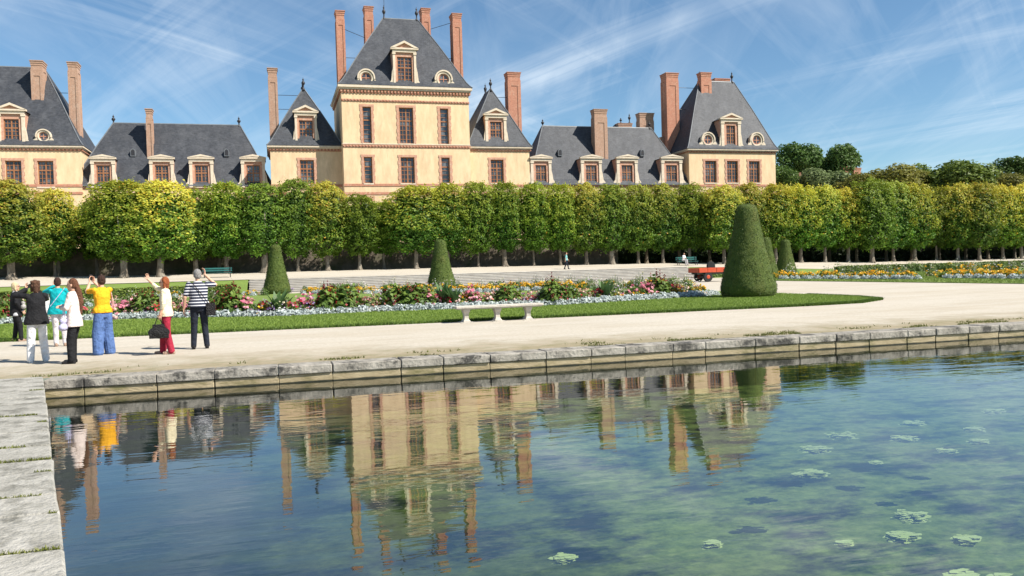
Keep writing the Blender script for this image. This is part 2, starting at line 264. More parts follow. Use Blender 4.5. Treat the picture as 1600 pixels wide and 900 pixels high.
class MB:
    def __init__(s): s.v = []; s.f = []
    def add(s, v, f):
        o = len(s.v); s.v += [tuple(p) for p in v]; s.f += [tuple(i+o for i in q) for q in f]; return s
    def box(s, x0, x1, y0, y1, z0, z1):
        if x0 > x1: x0, x1 = x1, x0
        if y0 > y1: y0, y1 = y1, y0
        if z0 > z1: z0, z1 = z1, z0
        return s.add([(x0, y0, z0), (x1, y0, z0), (x1, y1, z0), (x0, y1, z0), (x0, y0, z1), (x1, y0, z1), (x1, y1, z1), (x0, y1, z1)],
                     [(0, 3, 2, 1), (4, 5, 6, 7), (0, 1, 5, 4), (1, 2, 6, 5), (2, 3, 7, 6), (3, 0, 4, 7)])
    def prism_y(s, poly, y0, y1):      # poly of (x,z) counter-clockwise seen from -Y
        n = len(poly)
        return s.add([(x, y0, z) for x, z in poly]+[(x, y1, z) for x, z in poly],
                     [tuple(range(n)), tuple(range(2*n-1, n-1, -1))]+[(i, i+n, (i+1) % n+n, (i+1) % n) for i in range(n)])
    def prism_z(s, poly, z0, z1):      # poly of (x,y) counter-clockwise from above
        n = len(poly)
        return s.add([(x, y, z0) for x, y in poly]+[(x, y, z1) for x, y in poly],
                     [tuple(range(n-1, -1, -1)), tuple(range(n, 2*n))]+[(i, (i+1) % n, (i+1) % n+n, i+n) for i in range(n)])
    def lathe(s, prof, c, n=12, axis='z', wob=0):
        v = []; f = []
        for r, h in prof:
            for i in range(n):
                a = 2*math.pi*i/n; rr = r*(1+wob*random.uniform(-1, 1)); p = (rr*math.cos(a), rr*math.sin(a), h)
                if axis == 'y': p = (rr*math.cos(a), h, rr*math.sin(a))
                if axis == 'x': p = (h, rr*math.cos(a), rr*math.sin(a))
                v.append((c[0]+p[0], c[1]+p[1], c[2]+p[2]))
        for j in range(len(prof)-1):
            for i in range(n): f.append((j*n+i, j*n+(i+1) % n, (j+1)*n+(i+1) % n, (j+1)*n+i))
        f.append(tuple(range(n-1, -1, -1))); f.append(tuple(range((len(prof)-1)*n, len(prof)*n)))
        return s.add(v, f)
    def tube(s, pts, rad, n=8):
        pts = [Vector(p) for p in pts]; v = []; f = []
        for j, p in enumerate(pts):
            d = (pts[min(j+1, len(pts)-1)]-pts[max(j-1, 0)]).normalized()
            a = d.orthogonal().normalized() if j == 0 else (a-d*a.dot(d)).normalized()
            b = d.cross(a); r = rad[j] if isinstance(rad, (list, tuple)) else rad
            for i in range(n):
                t = 2*math.pi*i/n; v.append(p+a*(r*math.cos(t))+b*(r*math.sin(t)))
        for j in range(len(pts)-1):
            for i in range(n): f.append((j*n+i, j*n+(i+1) % n, (j+1)*n+(i+1) % n, (j+1)*n+i))
        f.append(tuple(range(n-1, -1, -1))); f.append(tuple(range((len(pts)-1)*n, len(pts)*n)))
        return s.add(v, f)
    def build(s, name, mat, parent=None, origin=None, smooth=False, bevel=0):
        o0 = Vector(origin) if origin is not None else Vector((0, 0, 0))
        if parent is not None:
            q = parent
            while q.parent is not None: q = q.parent
            o0 = Vector(q['o0'])
        me = bpy.data.meshes.new(name); me.from_pydata([(p[0]-o0.x, p[1]-o0.y, p[2]-o0.z) for p in s.v], [], s.f); me.update()
        if bevel:
            bm = bmesh.new(); bm.from_mesh(me); bmesh.ops.bevel(bm, geom=bm.edges[:], offset=bevel, segments=1, affect='EDGES'); bm.to_mesh(me); bm.free()
        if smooth: me.polygons.foreach_set('use_smooth', [True]*len(me.polygons))
        return link(name, me, mat, parent, o0 if parent is None else None)
def link(name, me, mat, parent=None, loc=None):
    o = bpy.data.objects.new(name, me); col.objects.link(o)
    if mat and not me.materials: me.materials.append(MATS[mat] if isinstance(mat, str) else mat)
    if loc is not None: o.location = loc
    if parent is not None: o.parent = parent
    return o
def tag(o, label=None, cat=None, group=None, kind=None):
    if label: o['label'] = label
    if cat: o['category'] = cat
    if group: o['group'] = group
    if kind: o['kind'] = kind
    return o
def thing(name, loc, label, cat, group=None, rz=0):
    o = bpy.data.objects.new(name, None); col.objects.link(o); o.location = loc; o.rotation_euler = (0, 0, rz); o['o0'] = tuple(loc); o.empty_display_size = .2
    return tag(o, label, cat, group)
def copy_tree(o, parent=None):
    c = o.copy(); col.objects.link(c); c.parent = parent
    for ch in list(o.children): copy_tree(ch, c)
    return c

exec_parts = []
# =================================================================== SETTING
GZ = .28
RIMY = 14.9
LEFT = lambda Y: -1.13+(4.94-Y)*.2505          # inner edge of the left-hand coping
def terr(X, Y):
    """height of the upper terrace"""
    zb = np.interp(X, [-60, -24, -14, 15, 43, 72, 96, 160], [2.45, 2.35, 2.15, 2.1, 1.9, 1.3, 1.1, 1.0])
    zf = np.interp(X, [-60, -5, 42, 60, 80, 160], [1.5, 1.5, 1.45, .7, .35, .32])
    return zf+(zb-zf)*min(max((Y-80.2)/7.8, 0), 1)
def ground():
    v = []; f = []
    def quad(a, b, c, d):
        i = len(v); v.extend([(p[0], p[1], GZ) for p in (a, b, c, d)]); f.append((i, i+1, i+2, i+3))
    B = RIMY+.55
    quad((-900, B), (900, B), (900, 1500), (-900, 1500))
    lx = lambda Y: LEFT(Y)-.6
    quad((-900, -300), (lx(-6), -300), (lx(-6), -6), (-900, -6)); quad((-900, -6), (lx(-6), -6), (lx(B), B), (-900, B))
    quad((lx(-6), -300), (900, -300), (900, -6), (lx(-6), -6)); quad((48, -6), (900, -6), (900, B), (48, B))
    me = bpy.data.meshes.new('ground'); me.from_pydata(v, [], f)
    bm = bmesh.new(); bm.from_mesh(me); bmesh.ops.remove_doubles(bm, verts=bm.verts, dist=1e-4); bm.to_mesh(me); bm.free()
    tag(link('ground', me, 'gravel'), 'pale gravel ground round the pond and flower beds', None, kind='structure')
    # upper terrace
    xs = np.concatenate([np.arange(-120, 170, 4.0)]); ys = [80.2, 82, 85, 88, 92, 110, 200]
    v = [(x, y, terr(x, y)) for y in ys for x in xs]; n = len(xs)
    f = [(j*n+i, j*n+i+1, (j+1)*n+i+1, (j+1)*n+i) for j in range(len(ys)-1) for i in range(n-1)]
    me = bpy.data.meshes.new('terrace'); me.from_pydata(v, [], f); tag(link('terrace', me, 'gravel'), 'raised gravel terrace under the row of trees', None, kind='structure')
    # grassy banks either side of the stairs
    for nm, x0, x1 in (('grass_bank', -120, -2.3), ('grass_bank', 42.3, 168)):
        xs = np.linspace(x0, x1, 30); v = [(x, y, (GZ-.02 if y < 76 else terr(x, 80.2)+.012 if y > 79 else (GZ+terr(x, 80.2))/2+.1)) for y in (74.2, 77.3, 80.6) for x in xs]; n = 30
        f = [(j*n+i, j*n+i+1, (j+1)*n+i+1, (j+1)*n+i) for j in range(2) for i in range(n-1)]
        me = bpy.data.meshes.new(nm); me.from_pydata(v, [], f); me.polygons.foreach_set('use_smooth', [True]*len(me.polygons)); tag(link(nm, me, 'lawn'), 'grass bank rising to the tree terrace', None, kind='structure')
    # pond
    a, b = LEFT(-6), LEFT(RIMY+.1)
    me = bpy.data.meshes.new('pond_bed'); me.from_pydata([(a-.2, -6.3, -.55), (48.3, -6.3, -.75), (48.3, RIMY+.2, -.75), (b-.2, RIMY+.2, -.6)], [], [(0, 1, 2, 3)])
    tag(link('pond_bed', me, 'pond_bottom'), 'algae covered floor of the pond', None, kind='structure')
    me = bpy.data.meshes.new('water'); me.from_pydata([(LEFT(-6)-.02, -6.0, 0), (48.0, -6.0, 0), (48.0, RIMY+.04, 0), (b-.02, RIMY+.04, 0)], [], [(0, 1, 2, 3)])
    tag(link('water', me, 'water'), 'still pond water reflecting the building', None, kind='structure')
ground()

def stone_block(mb_pts, name, mat, parent, z0, z1, jitter=.007, bev=.014):
    m = MB(); p = [(x+random.uniform(-jitter, jitter), y+random.uniform(-jitter, jitter)) for x, y in mb_pts]
    m.prism_z(p, z0, z1+random.uniform(-jitter, jitter)*.5); return m.build(name, mat, parent, bevel=bev)
def pond_rim():
    t = thing('pond_rim', (4, RIMY, 0), 'weathered grey coping wall along the far side of the pond', 'pond rim')
    px = [67, 126, 240, 331, 432, 517, 624.5, 691, 764, 852, 923, 976, 1051, 1102, 1180, 1249, 1307, 1359, 1419, 1463, 1515, 1562, 1612]
    X = []
    for x in px:
        d = ray(x, 500); X.append(d.x/d.y*RIMY)
    X[0] = LEFT(RIMY)+.0
    while X[-1] < 48: X.append(X[-1]+random.uniform(.9, 1.5))
    for a, b in zip(X[:-1], X[1:]):
        g = .005
        stone_block([(a+g, RIMY), (b-g, RIMY), (b-g, RIMY+.56), (a+g, RIMY+.56)], 'stone', 'coping', t, .15, .3)
        stone_block([(a+g*.6, RIMY+.035), (b-g*.6, RIMY+.035), (b-g*.6, RIMY+.5), (a+g*.6, RIMY+.5)], 'lower_stone', 'wet_stone', t, -.75, .145, .008, .012)
    t = thing('pond_rim', (-3, 8, 0), 'pale worn slab coping along the left side of the pond', 'pond rim')
    ys = [592, 600, 608, 618, 628, 646, 658, 672, 694, 716, 736, 772, 802, 858, 930]
    Y = [RIMY+.56]+[gp(85, y, .31).y for y in ys[2:]]
    while Y[-1] > -6: Y.append(Y[-1]-random.uniform(.5, .8))
    for a, b in zip(Y[:-1], Y[1:]):
        a -= .011; b += .011; w_ = .8
        sk = .0
        stone_block([(LEFT(b)-w_, b), (LEFT(b), b), (LEFT(a), a), (LEFT(a)-w_, a)], 'slab', 'coping_top', t, .17, .312, .01, .016)
        stone_block([(LEFT(b)-w_+.1, b), (LEFT(b)-.04, b), (LEFT(a)-.04, a), (LEFT(a)-w_+.1, a)], 'lower_stone', 'wet_stone', t, -.75, .155, .006, .01)
    m = MB(); m.prism_z([(48.03, -6.5), (48.6, -6.5), (48.6, RIMY+.5), (48.03, RIMY+.5)], -.8, .3); m.prism_z([(LEFT(-6), -6.6), (48, -6.6), (48, -6.03), (LEFT(-6), -6.03)], -.8, .3)
    tag(m.build('pond_wall', 'coping', origin=(20, -6, 0)), 'plain stone coping closing the near and right sides of the pond', 'pond rim')
pond_rim()

# ---- lawns
def pxpoly(pts): return [tuple(gp(*p)[:2]) for p in pts]
def smooth_poly(p, it=2):
    for _ in range(it):
        q = []
        for a, b in zip(p, p[1:]+p[:1]): q += [(a[0]*.75+b[0]*.25, a[1]*.75+b[1]*.25), (a[0]*.25+b[0]*.75, a[1]*.25+b[1]*.75)]
        p = q
    return p
LAWN1 = [(-60, 25.5), (-20, 25.5), (-7, 25.45), (5, 25.0), (12, 24.8), (17.5, 24.7), (20, 25.0), (21.9, 26.3), (22.6, 28.5), (22.8, 32), (23, 45), (23, 66), (20, 69.5), (-60, 69.5)]
LAWN2 = [(37.2, 28), (37.4, 34), (37.4, 45), (37.2, 62), (38.5, 66), (42, 69.5), (150, 70), (150, 28)]
def lawn(poly, label):
    m = MB(); m.prism_z(poly, GZ-.03, GZ+.045); return tag(m.build('lawn', 'lawn'), label, None, kind='structure')
lawn(LAWN1, 'mown lawn of the flower parterre behind the pond'); lawn(LAWN2, 'mown lawn of the farther parterre across the path')

def inside(poly, x, y):
    c = np.zeros(len(x), bool); n = len(poly)
    for i in range(n):
        x1, y1 = poly[i]; x2, y2 = poly[(i+1) % n]
        if y1 == y2: continue
        k = ((y1 > y) != (y2 > y)) & (x < (x2-x1)*(y-y1)/(y2-y1)+x1); c ^= k
    return c
def blades(name, x, y, z0, h, wd, c_lo, c_hi, label, lean=.5):
    n = len(x); a = rng.uniform(0, 2*np.pi, n); hh = h*rng.uniform(.6, 1.3, n); ww = wd*rng.uniform(.7, 1.3, n)
    dx, dy = np.cos(a)*ww, np.sin(a)*ww; lx, ly = rng.normal(0, lean, n)*hh, rng.normal(0, lean, n)*hh
    v = np.zeros((n, 3, 3)); v[:, 0] = np.c_[x-dx, y-dy, np.full(n, z0)]; v[:, 1] = np.c_[x+dx, y+dy, np.full(n, z0)]; v[:, 2] = np.c_[x+lx, y+ly, z0+hh]
    t = rng.uniform(0, 1, (n, 1))**1.3; c = np.repeat((np.array(c_lo)*(1-t)+np.array(c_hi)*t)[:, None, :], 3, 1).reshape(-1, 3)
    me = fast_mesh(name, v.reshape(-1, 3), np.arange(n*3).reshape(-1, 3), c)
    return tag(link(name, me, 'grass_blades'), label, 'grass', kind='stuff')
def lawn_grass():
    n = 210000; x = rng.uniform(-12, 23, n); y = 24.6+rng.random(n)**1.5*10
    k = inside(LAWN1, x, y); x, y = x[k], y[k]
    blades('grass', x, y, GZ+.04, .055, .012, (.11, .18, .025), (.29, .38, .075), 'short green grass of the lawn border')
    # shaggy cut edge
    n = 26000; i = rng.random(n)*(len(LAWN1[1:10])-1); pts = np.array(LAWN1[1:11]); j = i.astype(int); fr = (i-j)[:, None]
    p = pts[j]*(1-fr)+pts[j+1]*fr+rng.normal(0, .035, (n, 2)); k = (p[:, 0] > -12)
    blades('edge_grass', p[k, 0], p[k, 1], GZ, .1, .014, (.05, .1, .015), (.14, .22, .04), 'shaggy grass along the cut lawn edge')
    n = 60000; x = rng.uniform(37.4, 62, n); y = rng.uniform(34, 68, n); k = inside(LAWN2, x, y)
    blades('far_grass', x[k], y[k], GZ+.04, .06, .025, (.11, .17, .03), (.24, .3, .07), 'grass of the farther parterre lawn')
    n = 9000; x = rng.uniform(-4, 18, n)+0; y = RIMY+.6+np.abs(rng.normal(0, .35, n)); m_ = np.array([mnoise.noise((a*.9, b*2.5, 0)) for a, b in zip(x, y)]) > .12+.25*(x < 6)
    blades('weed', x[m_], y[m_], GZ, .045, .012, (.08, .1, .02), (.2, .2, .06), 'sparse weeds growing behind the pond coping')
    Y = rng.uniform(1, 14.5, 3000); js = rng.choice([gp(85, q, .31).y for q in (608, 628, 646, 658, 672, 694, 716, 736, 772, 802, 858)], 3000)+rng.normal(0, .012, 3000)
    X = np.array([LEFT(q) for q in js])-.02-.72*rng.random(3000)**1.4
    k = np.array([mnoise.noise((a*3, b*5, 1)) for a, b in zip(X, js)]) > .05
    blades('joint_moss', X[k], js[k], .30, .028, .008, (.1, .12, .02), (.25, .26, .08), 'moss and weeds in the slab joints')
lawn_grass()

def stairs():
    t = thing('stairs', (20, 77, GZ), 'long low flight of pale stone steps up to the terrace', 'stairs'); n = 8; r = (1.462-GZ)/n
    for i in range(n):
        y = 77.2+i*.38; m = MB(); m.box(-2.2, 42.2, y, 80.25 if i == n-1 else y+.42, GZ-.05 if i == 0 else GZ+i*r-.03, GZ+(i+1)*r-.035); s = m.build('step', 'step_stone', t)
        m = MB(); m.box(-2.2, 42.2, y-.09, y+.42, GZ+(i+1)*r-.0345, GZ+(i+1)*r+.012); m.build('tread', 'step_stone', s)
stairs()

# =================================================================== THE CHATEAU
def wall_mesh(m, X0, X1, Yf, Yb, Z0, Z1, holes, rec=.32):
    """box walls; the front is pierced by rectangular openings (x0,x1,z0,z1) with reveals"""
    xs = sorted({X0, X1, *[h[0] for h in holes], *[h[1] for h in holes]}); zs = sorted({Z0, Z1, *[h[2] for h in holes], *[h[3] for h in holes]})
    for a, b in zip(xs[:-1], xs[1:]):
        for c, d in zip(zs[:-1], zs[1:]):
            mx_, mz = (a+b)/2, (c+d)/2
            if any(h[0] < mx_ < h[1] and h[2] < mz < h[3] for h in holes): continue
            m.add([(a, Yf, c), (b, Yf, c), (b, Yf, d), (a, Yf, d)], [(0, 1, 2, 3)])
    for x0, x1, z0, z1 in holes:
        m.add([(x0, Yf, z0), (x1, Yf, z0), (x1, Yf, z1), (x0, Yf, z1), (x0, Yf+rec, z0), (x1, Yf+rec, z0), (x1, Yf+rec, z1), (x0, Yf+rec, z1)],
              [(0, 4, 5, 1), (1, 5, 6, 2), (2, 6, 7, 3), (3, 7, 4, 0)])
    m.add([(X0, Yf, Z0), (X1, Yf, Z0), (X1, Yb, Z0), (X0, Yb, Z0), (X0, Yf, Z1), (X1, Yf, Z1), (X1, Yb, Z1), (X0, Yb, Z1)],
          [(1, 2, 6, 5), (2, 3, 7, 6), (3, 0, 4, 7)])
def px_rect(x0, x1, y0, y1, Y):
    a = fp(x0, (y0+y1)/2, Y); b = fp(x1, (y0+y1)/2, Y); t = fp((x0+x1)/2, y0, Y); c = fp((x0+x1)/2, y1, Y); return (a.x, b.x, c.z, t.z)
def window_fill(m, h, Yg, cols=2, rows=4, fw=.11, bw=.055):
    x0, x1, z0, z1 = h; e = .004
    m.box(x0+e, x0+fw, Yg-.07, Yg+.02, z0+e, z1-e); m.box(x1-fw, x1-e, Yg-.07, Yg+.02, z0+e, z1-e)
    m.box(x0+fw, x1-fw, Yg-.068, Yg+.02, z0+e, z0+fw); m.box(x0+fw, x1-fw, Yg-.068, Yg+.02, z1-fw, z1-e)
    if cols >= 2: m.box((x0+x1)/2-.075, (x0+x1)/2+.075, Yg-.066, Yg+.02, z0+fw, z1-fw)
    tz = z0+(z1-z0)*.64; m.box(x0+fw, x1-fw, Yg-.064, Yg+.02, tz-.075, tz+.075)
    for c in range(1, cols*2):
        if c == cols: continue
        x = x0+(x1-x0)*c/(cols*2); m.box(x-bw/2, x+bw/2, Yg-.05, Yg+.018, z0+fw, z1-fw)
    for c in range(1, rows*2):
        z = z0+(z1-z0)*c/(rows*2)
        if abs(z-tz) > .2: m.box(x0+fw, x1-fw, Yg-.048, Yg+.016, z-bw/2, z+bw/2)
def add_window(b, h, Y, surround=.34, cols=2, rows=4, rec=.3, sillw=True):
    m = MB(); window_fill(m, h, Y+rec-.05, cols, rows); wdw = m.build('window', 'wood_frame', b)
    x0, x1, z0, z1 = h
    m = MB(); m.add([(x0, Y+rec-.04, z0), (x1, Y+rec-.04, z0), (x1, Y+rec-.04, z1), (x0, Y+rec-.04, z1)], [(0, 1, 2, 3)]); m.build('pane', 'window_glass', wdw)
    s = surround; m = MB()
    n = max(4, int((z1-z0)/.42))
    for i in range(n):       # toothed brick jambs
        za, zb = z0+(z1-z0)*i/n, z0+(z1-z0)*(i+1)/n; e = s*(1.0 if i % 2 else .78)
        m.box(x0-e, x0-.002, Y-.05, Y+.1, za+.004, zb-.004); m.box(x1+.002, x1+e, Y-.05, Y+.1, za+.004, zb-.004)
    m.box(x0-s, x1+s, Y-.055, Y+.1, z1+.002, z1+s*.8); m.build('window_surround', 'brick_pale', wdw)
    if sillw:
        m = MB(); m.box(x0-.12, x1+.12, Y-.09, Y+.22, z0-.16, z0-.004); m.build('sill', 'stone', wdw)
def hip_roof(b, X0, X1, Y0, Y1, Z0, RX0, RX1, RY0, RY1, Z1, over=.4, flare=.07, name='roof'):
    m = MB(); rings = []
    A = (X0-over, X1+over, Y0-over, Y1+over); B = (RX0, RX1, RY0, RY1)
    prof = [(0, 0), (.05, flare*.42), (.11, .11*.72), (.2, .2*.86), (.34, .34*.95), (.6, .6), (1, 1)]
    for t, g in prof: rings.append([A[k]+(B[k]-A[k])*t for k in range(4)]+[Z0+(Z1-Z0)*g])
    for i, (a, c, d, e, z) in enumerate(rings): m.v += [(a, d, z), (c, d, z), (c, e, z), (a, e, z)]
    for i in range(len(rings)-1):
        for k in range(4): m.f.append((i*4+k, i*4+(k+1) % 4, i*4+4+(k+1) % 4, i*4+4+k))
    q = (len(rings)-1)*4; m.f.append((q, q+1, q+2, q+3)); m.f.append((3, 2, 1, 0))
    rf = m.build(name, 'slate', b)
    m = MB()                  # lead ridge roll and hip flashing
    r0, r1 = Vector((RX0, (RY0+RY1)/2, Z1)), Vector((RX1, (RY0+RY1)/2, Z1))
    if RY1-RY0 > .6: r0, r1 = Vector(((RX0+RX1)/2, RY0, Z1)), Vector(((RX0+RX1)/2, RY1, Z1))
    m.tube([r0, r1], .13, 8)
    for k, (ix, iy) in enumerate(((0, 2), (1, 2), (1, 3), (0, 3))):
        m.tube([(rg[ix], rg[iy], rg[4]+.01) for rg in rings], .07, 6)
    m.build('ridge_lead', 'lead', rf); return rf
def cornice(b, X0, X1, Y0, Y1, z0, z1, out=.35, dent=True, mat='stone', name='cornice', sides=True):
    h = z1-z0; m = MB()
    def ring(o, a, c):
        m.box(X0-o, X1+o, Y0-o, Y0+.08, a, c); m.box(X0-o, X0+.08, Y0+.0805, Y1, a, c); m.box(X1-.08, X1+o, Y0+.0805, Y1, a, c)
    ring(out, z1-h*.32, z1); ring(out*.6, z1-h*.55, z1-h*.3205)
    if not dent: ring(out*.35, z0, z1-h*.5505)
    c = m.build(name, mat, b)
    if dent:
        m = MB(); x = X0-.1
        while x < X1+.1: m.box(x, x+.22, Y0-out*.5, Y0+.05, z0+h*.12, z1-h*.56); x += .42
        y = Y0+.2
        while y < Y1-.2:
            m.box(X0-out*.5, X0+.05, y, y+.22, z0+h*.12, z1-h*.56); m.box(X1-.05, X1+out*.5, y, y+.22, z0+h*.12, z1-h*.56); y += .42
        tag(m.build('dentil', 'brick', c), kind='stuff')
        m = MB(); m.box(X0-.06, X1+.06, Y0-.07, Y0+.06, z0-.02, z0+h*.118); m.build('brick_course', 'brick', c)
def course(b, X0, X1, Y, z, h, mat='brick', dent=False):
    m = MB(); m.box(X0-.06, X1+.06, Y-.07, Y+.05, z-h/2, z+h/2); c = m.build('string_course', mat, b)
    if dent:
        m = MB(); x = X0
        while x < X1-.2: m.box(x, x+.2, Y-.16, Y-.02, z-h*.1, z+h*.42); x += .4
        tag(m.build('dentil', 'brick_pale', c), kind='stuff')
def chimney(b, x0, x1, yt, Y, zb, depth=1.5, mat='chimney_brown', xr=None, panel=True, name='chimney'):
    """x0,x1,yt in pixels of its top on plane Y; zb the height where it meets the roof"""
    a = fp(x0, yt, Y); c = fp(x1, yt, Y); X0, X1, Z1 = a.x, c.x, a.z; w_ = X1-X0
    m = MB(); m.box(X0+.09, X1-.09, Y+.09, Y+depth-.09, zb, Z1-.5); ch = m.build(name, mat, b)
    m = MB(); m.box(X0, X1, Y, Y+depth, Z1-.34, Z1-.1); m.box(X0+.05, X1-.05, Y+.05, Y+depth-.05, Z1-.62, Z1-.3405); m.box(X0-.06, X1+.06, Y-.06, Y+depth+.06, Z1-.0995, Z1); m.box(X0+.04, X1-.04, Y+.04, Y+depth-.04, Z1-1.25, Z1-1.1)
    m.build('chimney_cap', mat, ch)
    if panel and Z1-zb > 3:
        m = MB(); p = w_*.26
        for (u0, u1) in ((X0+.04, X0+p), (X1-p, X1-.04)): m.box(u0, u1, Y+.03, Y+.1, zb, Z1-1.26)
        m.box(X0+p+.001, X1-p-.001, Y+.035, Y+.1, Z1-1.9, Z1-1.262)
        pd = depth*.22
        for X_, s in ((X0, 1), (X1, -1)):
            for (u0, u1) in ((Y+.1005, Y+pd+.05), (Y+depth-pd, Y+depth-.04)): m.box(X_+s*.03, X_+s*.1, u0, u1, zb, Z1-1.26)
        m.build('raised_panel', mat, ch)
    return ch
def finial(b, x, ytop, ybot, Y, s=1.0):
    t = fp(x, ytop, Y); c = fp(x, ybot, Y); h = t.z-c.z; m = MB()
    m.lathe([(.24, -.3), (.2, .0), (.1, .1*h), (.08, .3*h), (.2, .42*h), (.24, .52*h), (.16, .64*h), (.06, .7*h), (.12, .78*h), (.1, .85*h), (.03, .9*h), (.02, h)], (c.x, Y, c.z), 10); m.build('finial', 'iron', b, smooth=True)
def rod(b, xa, xb, y, Ya, Yb=None):
    p = fp(xa, y, Ya); q = fp(xb, y, Yb or Ya); q.z = p.z; m = MB(); m.tube([p, q], .035, 5); m.build('tie_rod', 'iron', b)
def dormer(b, wx0, wx1, wy0, wy1, bx0, bx1, yb, ype, yap, pw, Y, back, cols=2, rows=3, bigped=True):
    """window px, body px, base y, pediment base y, apex y, pediment half overhang px"""
    h = px_rect(wx0, wx1, wy0, wy1, Y); cx = (wx0+wx1)/2; X0 = fp(bx0, yb, Y).x; X1 = fp(bx1, yb, Y).x; Z0 = fp(cx, yb, Y).z; ZP = fp(cx, ype, Y).z; ZA = fp(cx, yap, Y).z
    sh = (h[0]+h[1])/2-(X0+X1)/2; X0 += sh; X1 += sh
    m = MB(); wall_mesh(m, X0, X1, Y, Y+back, Z0, ZP, [h], .25); d = m.build('dormer', 'brick_pale', b)
    m = MB(); window_fill(m, h, Y+.2, cols, rows); m.build('window_frame', 'wood_frame', d)
    m = MB(); m.add([(h[0], Y+.21, h[2]), (h[1], Y+.21, h[2]), (h[1], Y+.21, h[3]), (h[0], Y+.21, h[3])], [(0, 1, 2, 3)]); m.build('pane', 'window_glass', d)
    pw_ = max(.16, (h[0]-X0)*.5)
    for s in (0, 1):
        u0, u1 = (X0-.05, X0+pw_) if s == 0 else (X1-pw_, X1+.05)
        m = MB(); m.box(u0, u1, Y-.12, Y+.15, Z0+.1, ZP-.35); m.box(u0-.06, u1+.06, Y-.18, Y+.15, ZP-.62, ZP-.352); m.box(u0-.05, u1+.05, Y-.17, Y+.15, Z0, Z0+.4); m.build('pilaster', 'stone', d)
        o = -1 if s == 0 else 1; e = u0-.02 if s == 0 else u1+.02; hh = (ZP-Z0)
        pr = [(e, Z0), (e+o*.55, Z0), (e+o*.5, Z0+.22*hh*.5), (e+o*.24, Z0+.2*hh), (e+o*.12, Z0+.42*hh), (e, Z0+.55*hh)]
        if o < 0: pr = pr[::-1]
        m = MB(); m.prism_y(pr, Y-.06, Y+.2); m.build('scroll', 'stone', d)
    P0 = X0-(pw if pw < 3 else .3); P1 = X1+(pw if pw < 3 else .3); c = (P0+P1)/2; th = .2
    m = MB(); m.box(X0-.08, X1+.08, Y-.2, Y+.2, ZP-.35, ZP-.0005); m.box(P0, P1, Y-.34, Y+.2, ZP, ZP+th)
    m.prism_y([(P0, ZP+th+.001), (P0+.55, ZP+th+.001), (c, ZA-.28), (c, ZA)], Y-.38, Y+.2); m.prism_y([(c+.0005, ZA), (c+.0005, ZA-.28), (P1-.55, ZP+th+.001), (P1, ZP+th+.001)], Y-.38, Y+.2)
    pd = m.build('pediment', 'stone', d)
    m = MB(); m.prism_y([(P0+.5, ZP+th+.002), (P1-.5, ZP+th+.002), (c, ZA-.27)], Y-.12, Y+.19); m.build('tympanum', 'brick_pale' if bigped else 'stucco', d)
    m = MB(); m.prism_y([(P0+.05, ZP+.02), (P1-.05, ZP+.02), (c, ZA-.03)], Y+.201, Y+back+.9); m.build('dormer_roof', 'slate', d)
    m = MB(); m.box(h[0]-.1, h[1]+.1, Y-.14, Y+.12, Z0-.02, h[2]-.003); m.build('sill', 'stone', d)
def oculus(b, x, y, rpx, Y, back=1.6):
    c = fp(x, y, Y); r = (fp(x+rpx, y, Y).x-c.x); m = MB(); n = 20
    # ring around the round window
    prof = [(r, .25), (r*1.5, .25), (r*1.5, -.04), (r*1.32, -.12), (r*1.1, -.12), (r, -.02), (r, .25)]
    v = []; f = []
    for q, h in prof:
        for i in range(n): a = 2*math.pi*i/n; v.append((c.x+q*math.cos(a), Y+h, c.z+q*math.sin(a)))
    for j in range(len(prof)-1):
        for i in range(n): f.append((j*n+i, j*n+(i+1) % n, (j+1)*n+(i+1) % n, (j+1)*n+i))
    m.add(v, f); zb = c.z-r*1.75
    m.box(c.x-r*2.5, c.x+r*2.5, Y-.1, Y+.3, zb, zb+r*.5)
    for s in (-1, 1):
        pr = [(c.x+s*r*1.2, zb+r*.5), (c.x+s*r*2.3, zb+r*.5), (c.x+s*r*2.1, zb+r*1.1), (c.x+s*r*1.55, zb+r*1.6), (c.x+s*r*1.3, zb+r*2)]
        m.prism_y(pr if s > 0 else pr[::-1], Y-.06, Y+.25)
    o = m.build('oculus_dormer', 'stone', b)
    m = MB(); pts = [(c.x+r*1.75*math.cos(a), c.z+r*1.75*math.sin(a)) for a in np.linspace(-.15, math.pi+.15, 16)]; inn = [(c.x+r*1.48*math.cos(a), c.z+r*1.48*math.sin(a)) for a in np.linspace(-.15, math.pi+.15, 16)]
    for i in range(15): m.prism_y([inn[i], pts[i], pts[i+1], inn[i+1]], Y-.22, Y+.3)
    m.build('hood', 'stone', o)
    m = MB(); m.lathe([(r*1.45, .26), (r*1.45, back)], (c.x, Y, c.z), 20, 'y'); m.build('drum', 'lead', o)
    m = MB(); m.lathe([(r*1.02, .1), (r*1.02, .13)], (c.x, Y, c.z), 20, 'y'); m.build('pane', 'window_glass', o)
    m = MB(); m.box(c.x-.05, c.x+.05, Y+.04, Y+.099, c.z-r, c.z+r); m.box(c.x-r, c.x+r, Y+.042, Y+.098, c.z-.05, c.z+.05)
    prof = [(r*.82, .1), (r*1.0, .1), (r*1.0, .03), (r*.82, .03), (r*.82, .1)]; v = []; f = []
    for q, h in prof:
        for i in range(n): a = 2*math.pi*i/n; v.append((c.x+q*math.cos(a), Y+h, c.z+q*math.sin(a)))
    for j in range(4):
        for i in range(n): f.append((j*n+i, j*n+(i+1) % n, (j+1)*n+(i+1) % n, (j+1)*n+i))
    m.add(v, f); m.build('window_frame', 'brick', o)
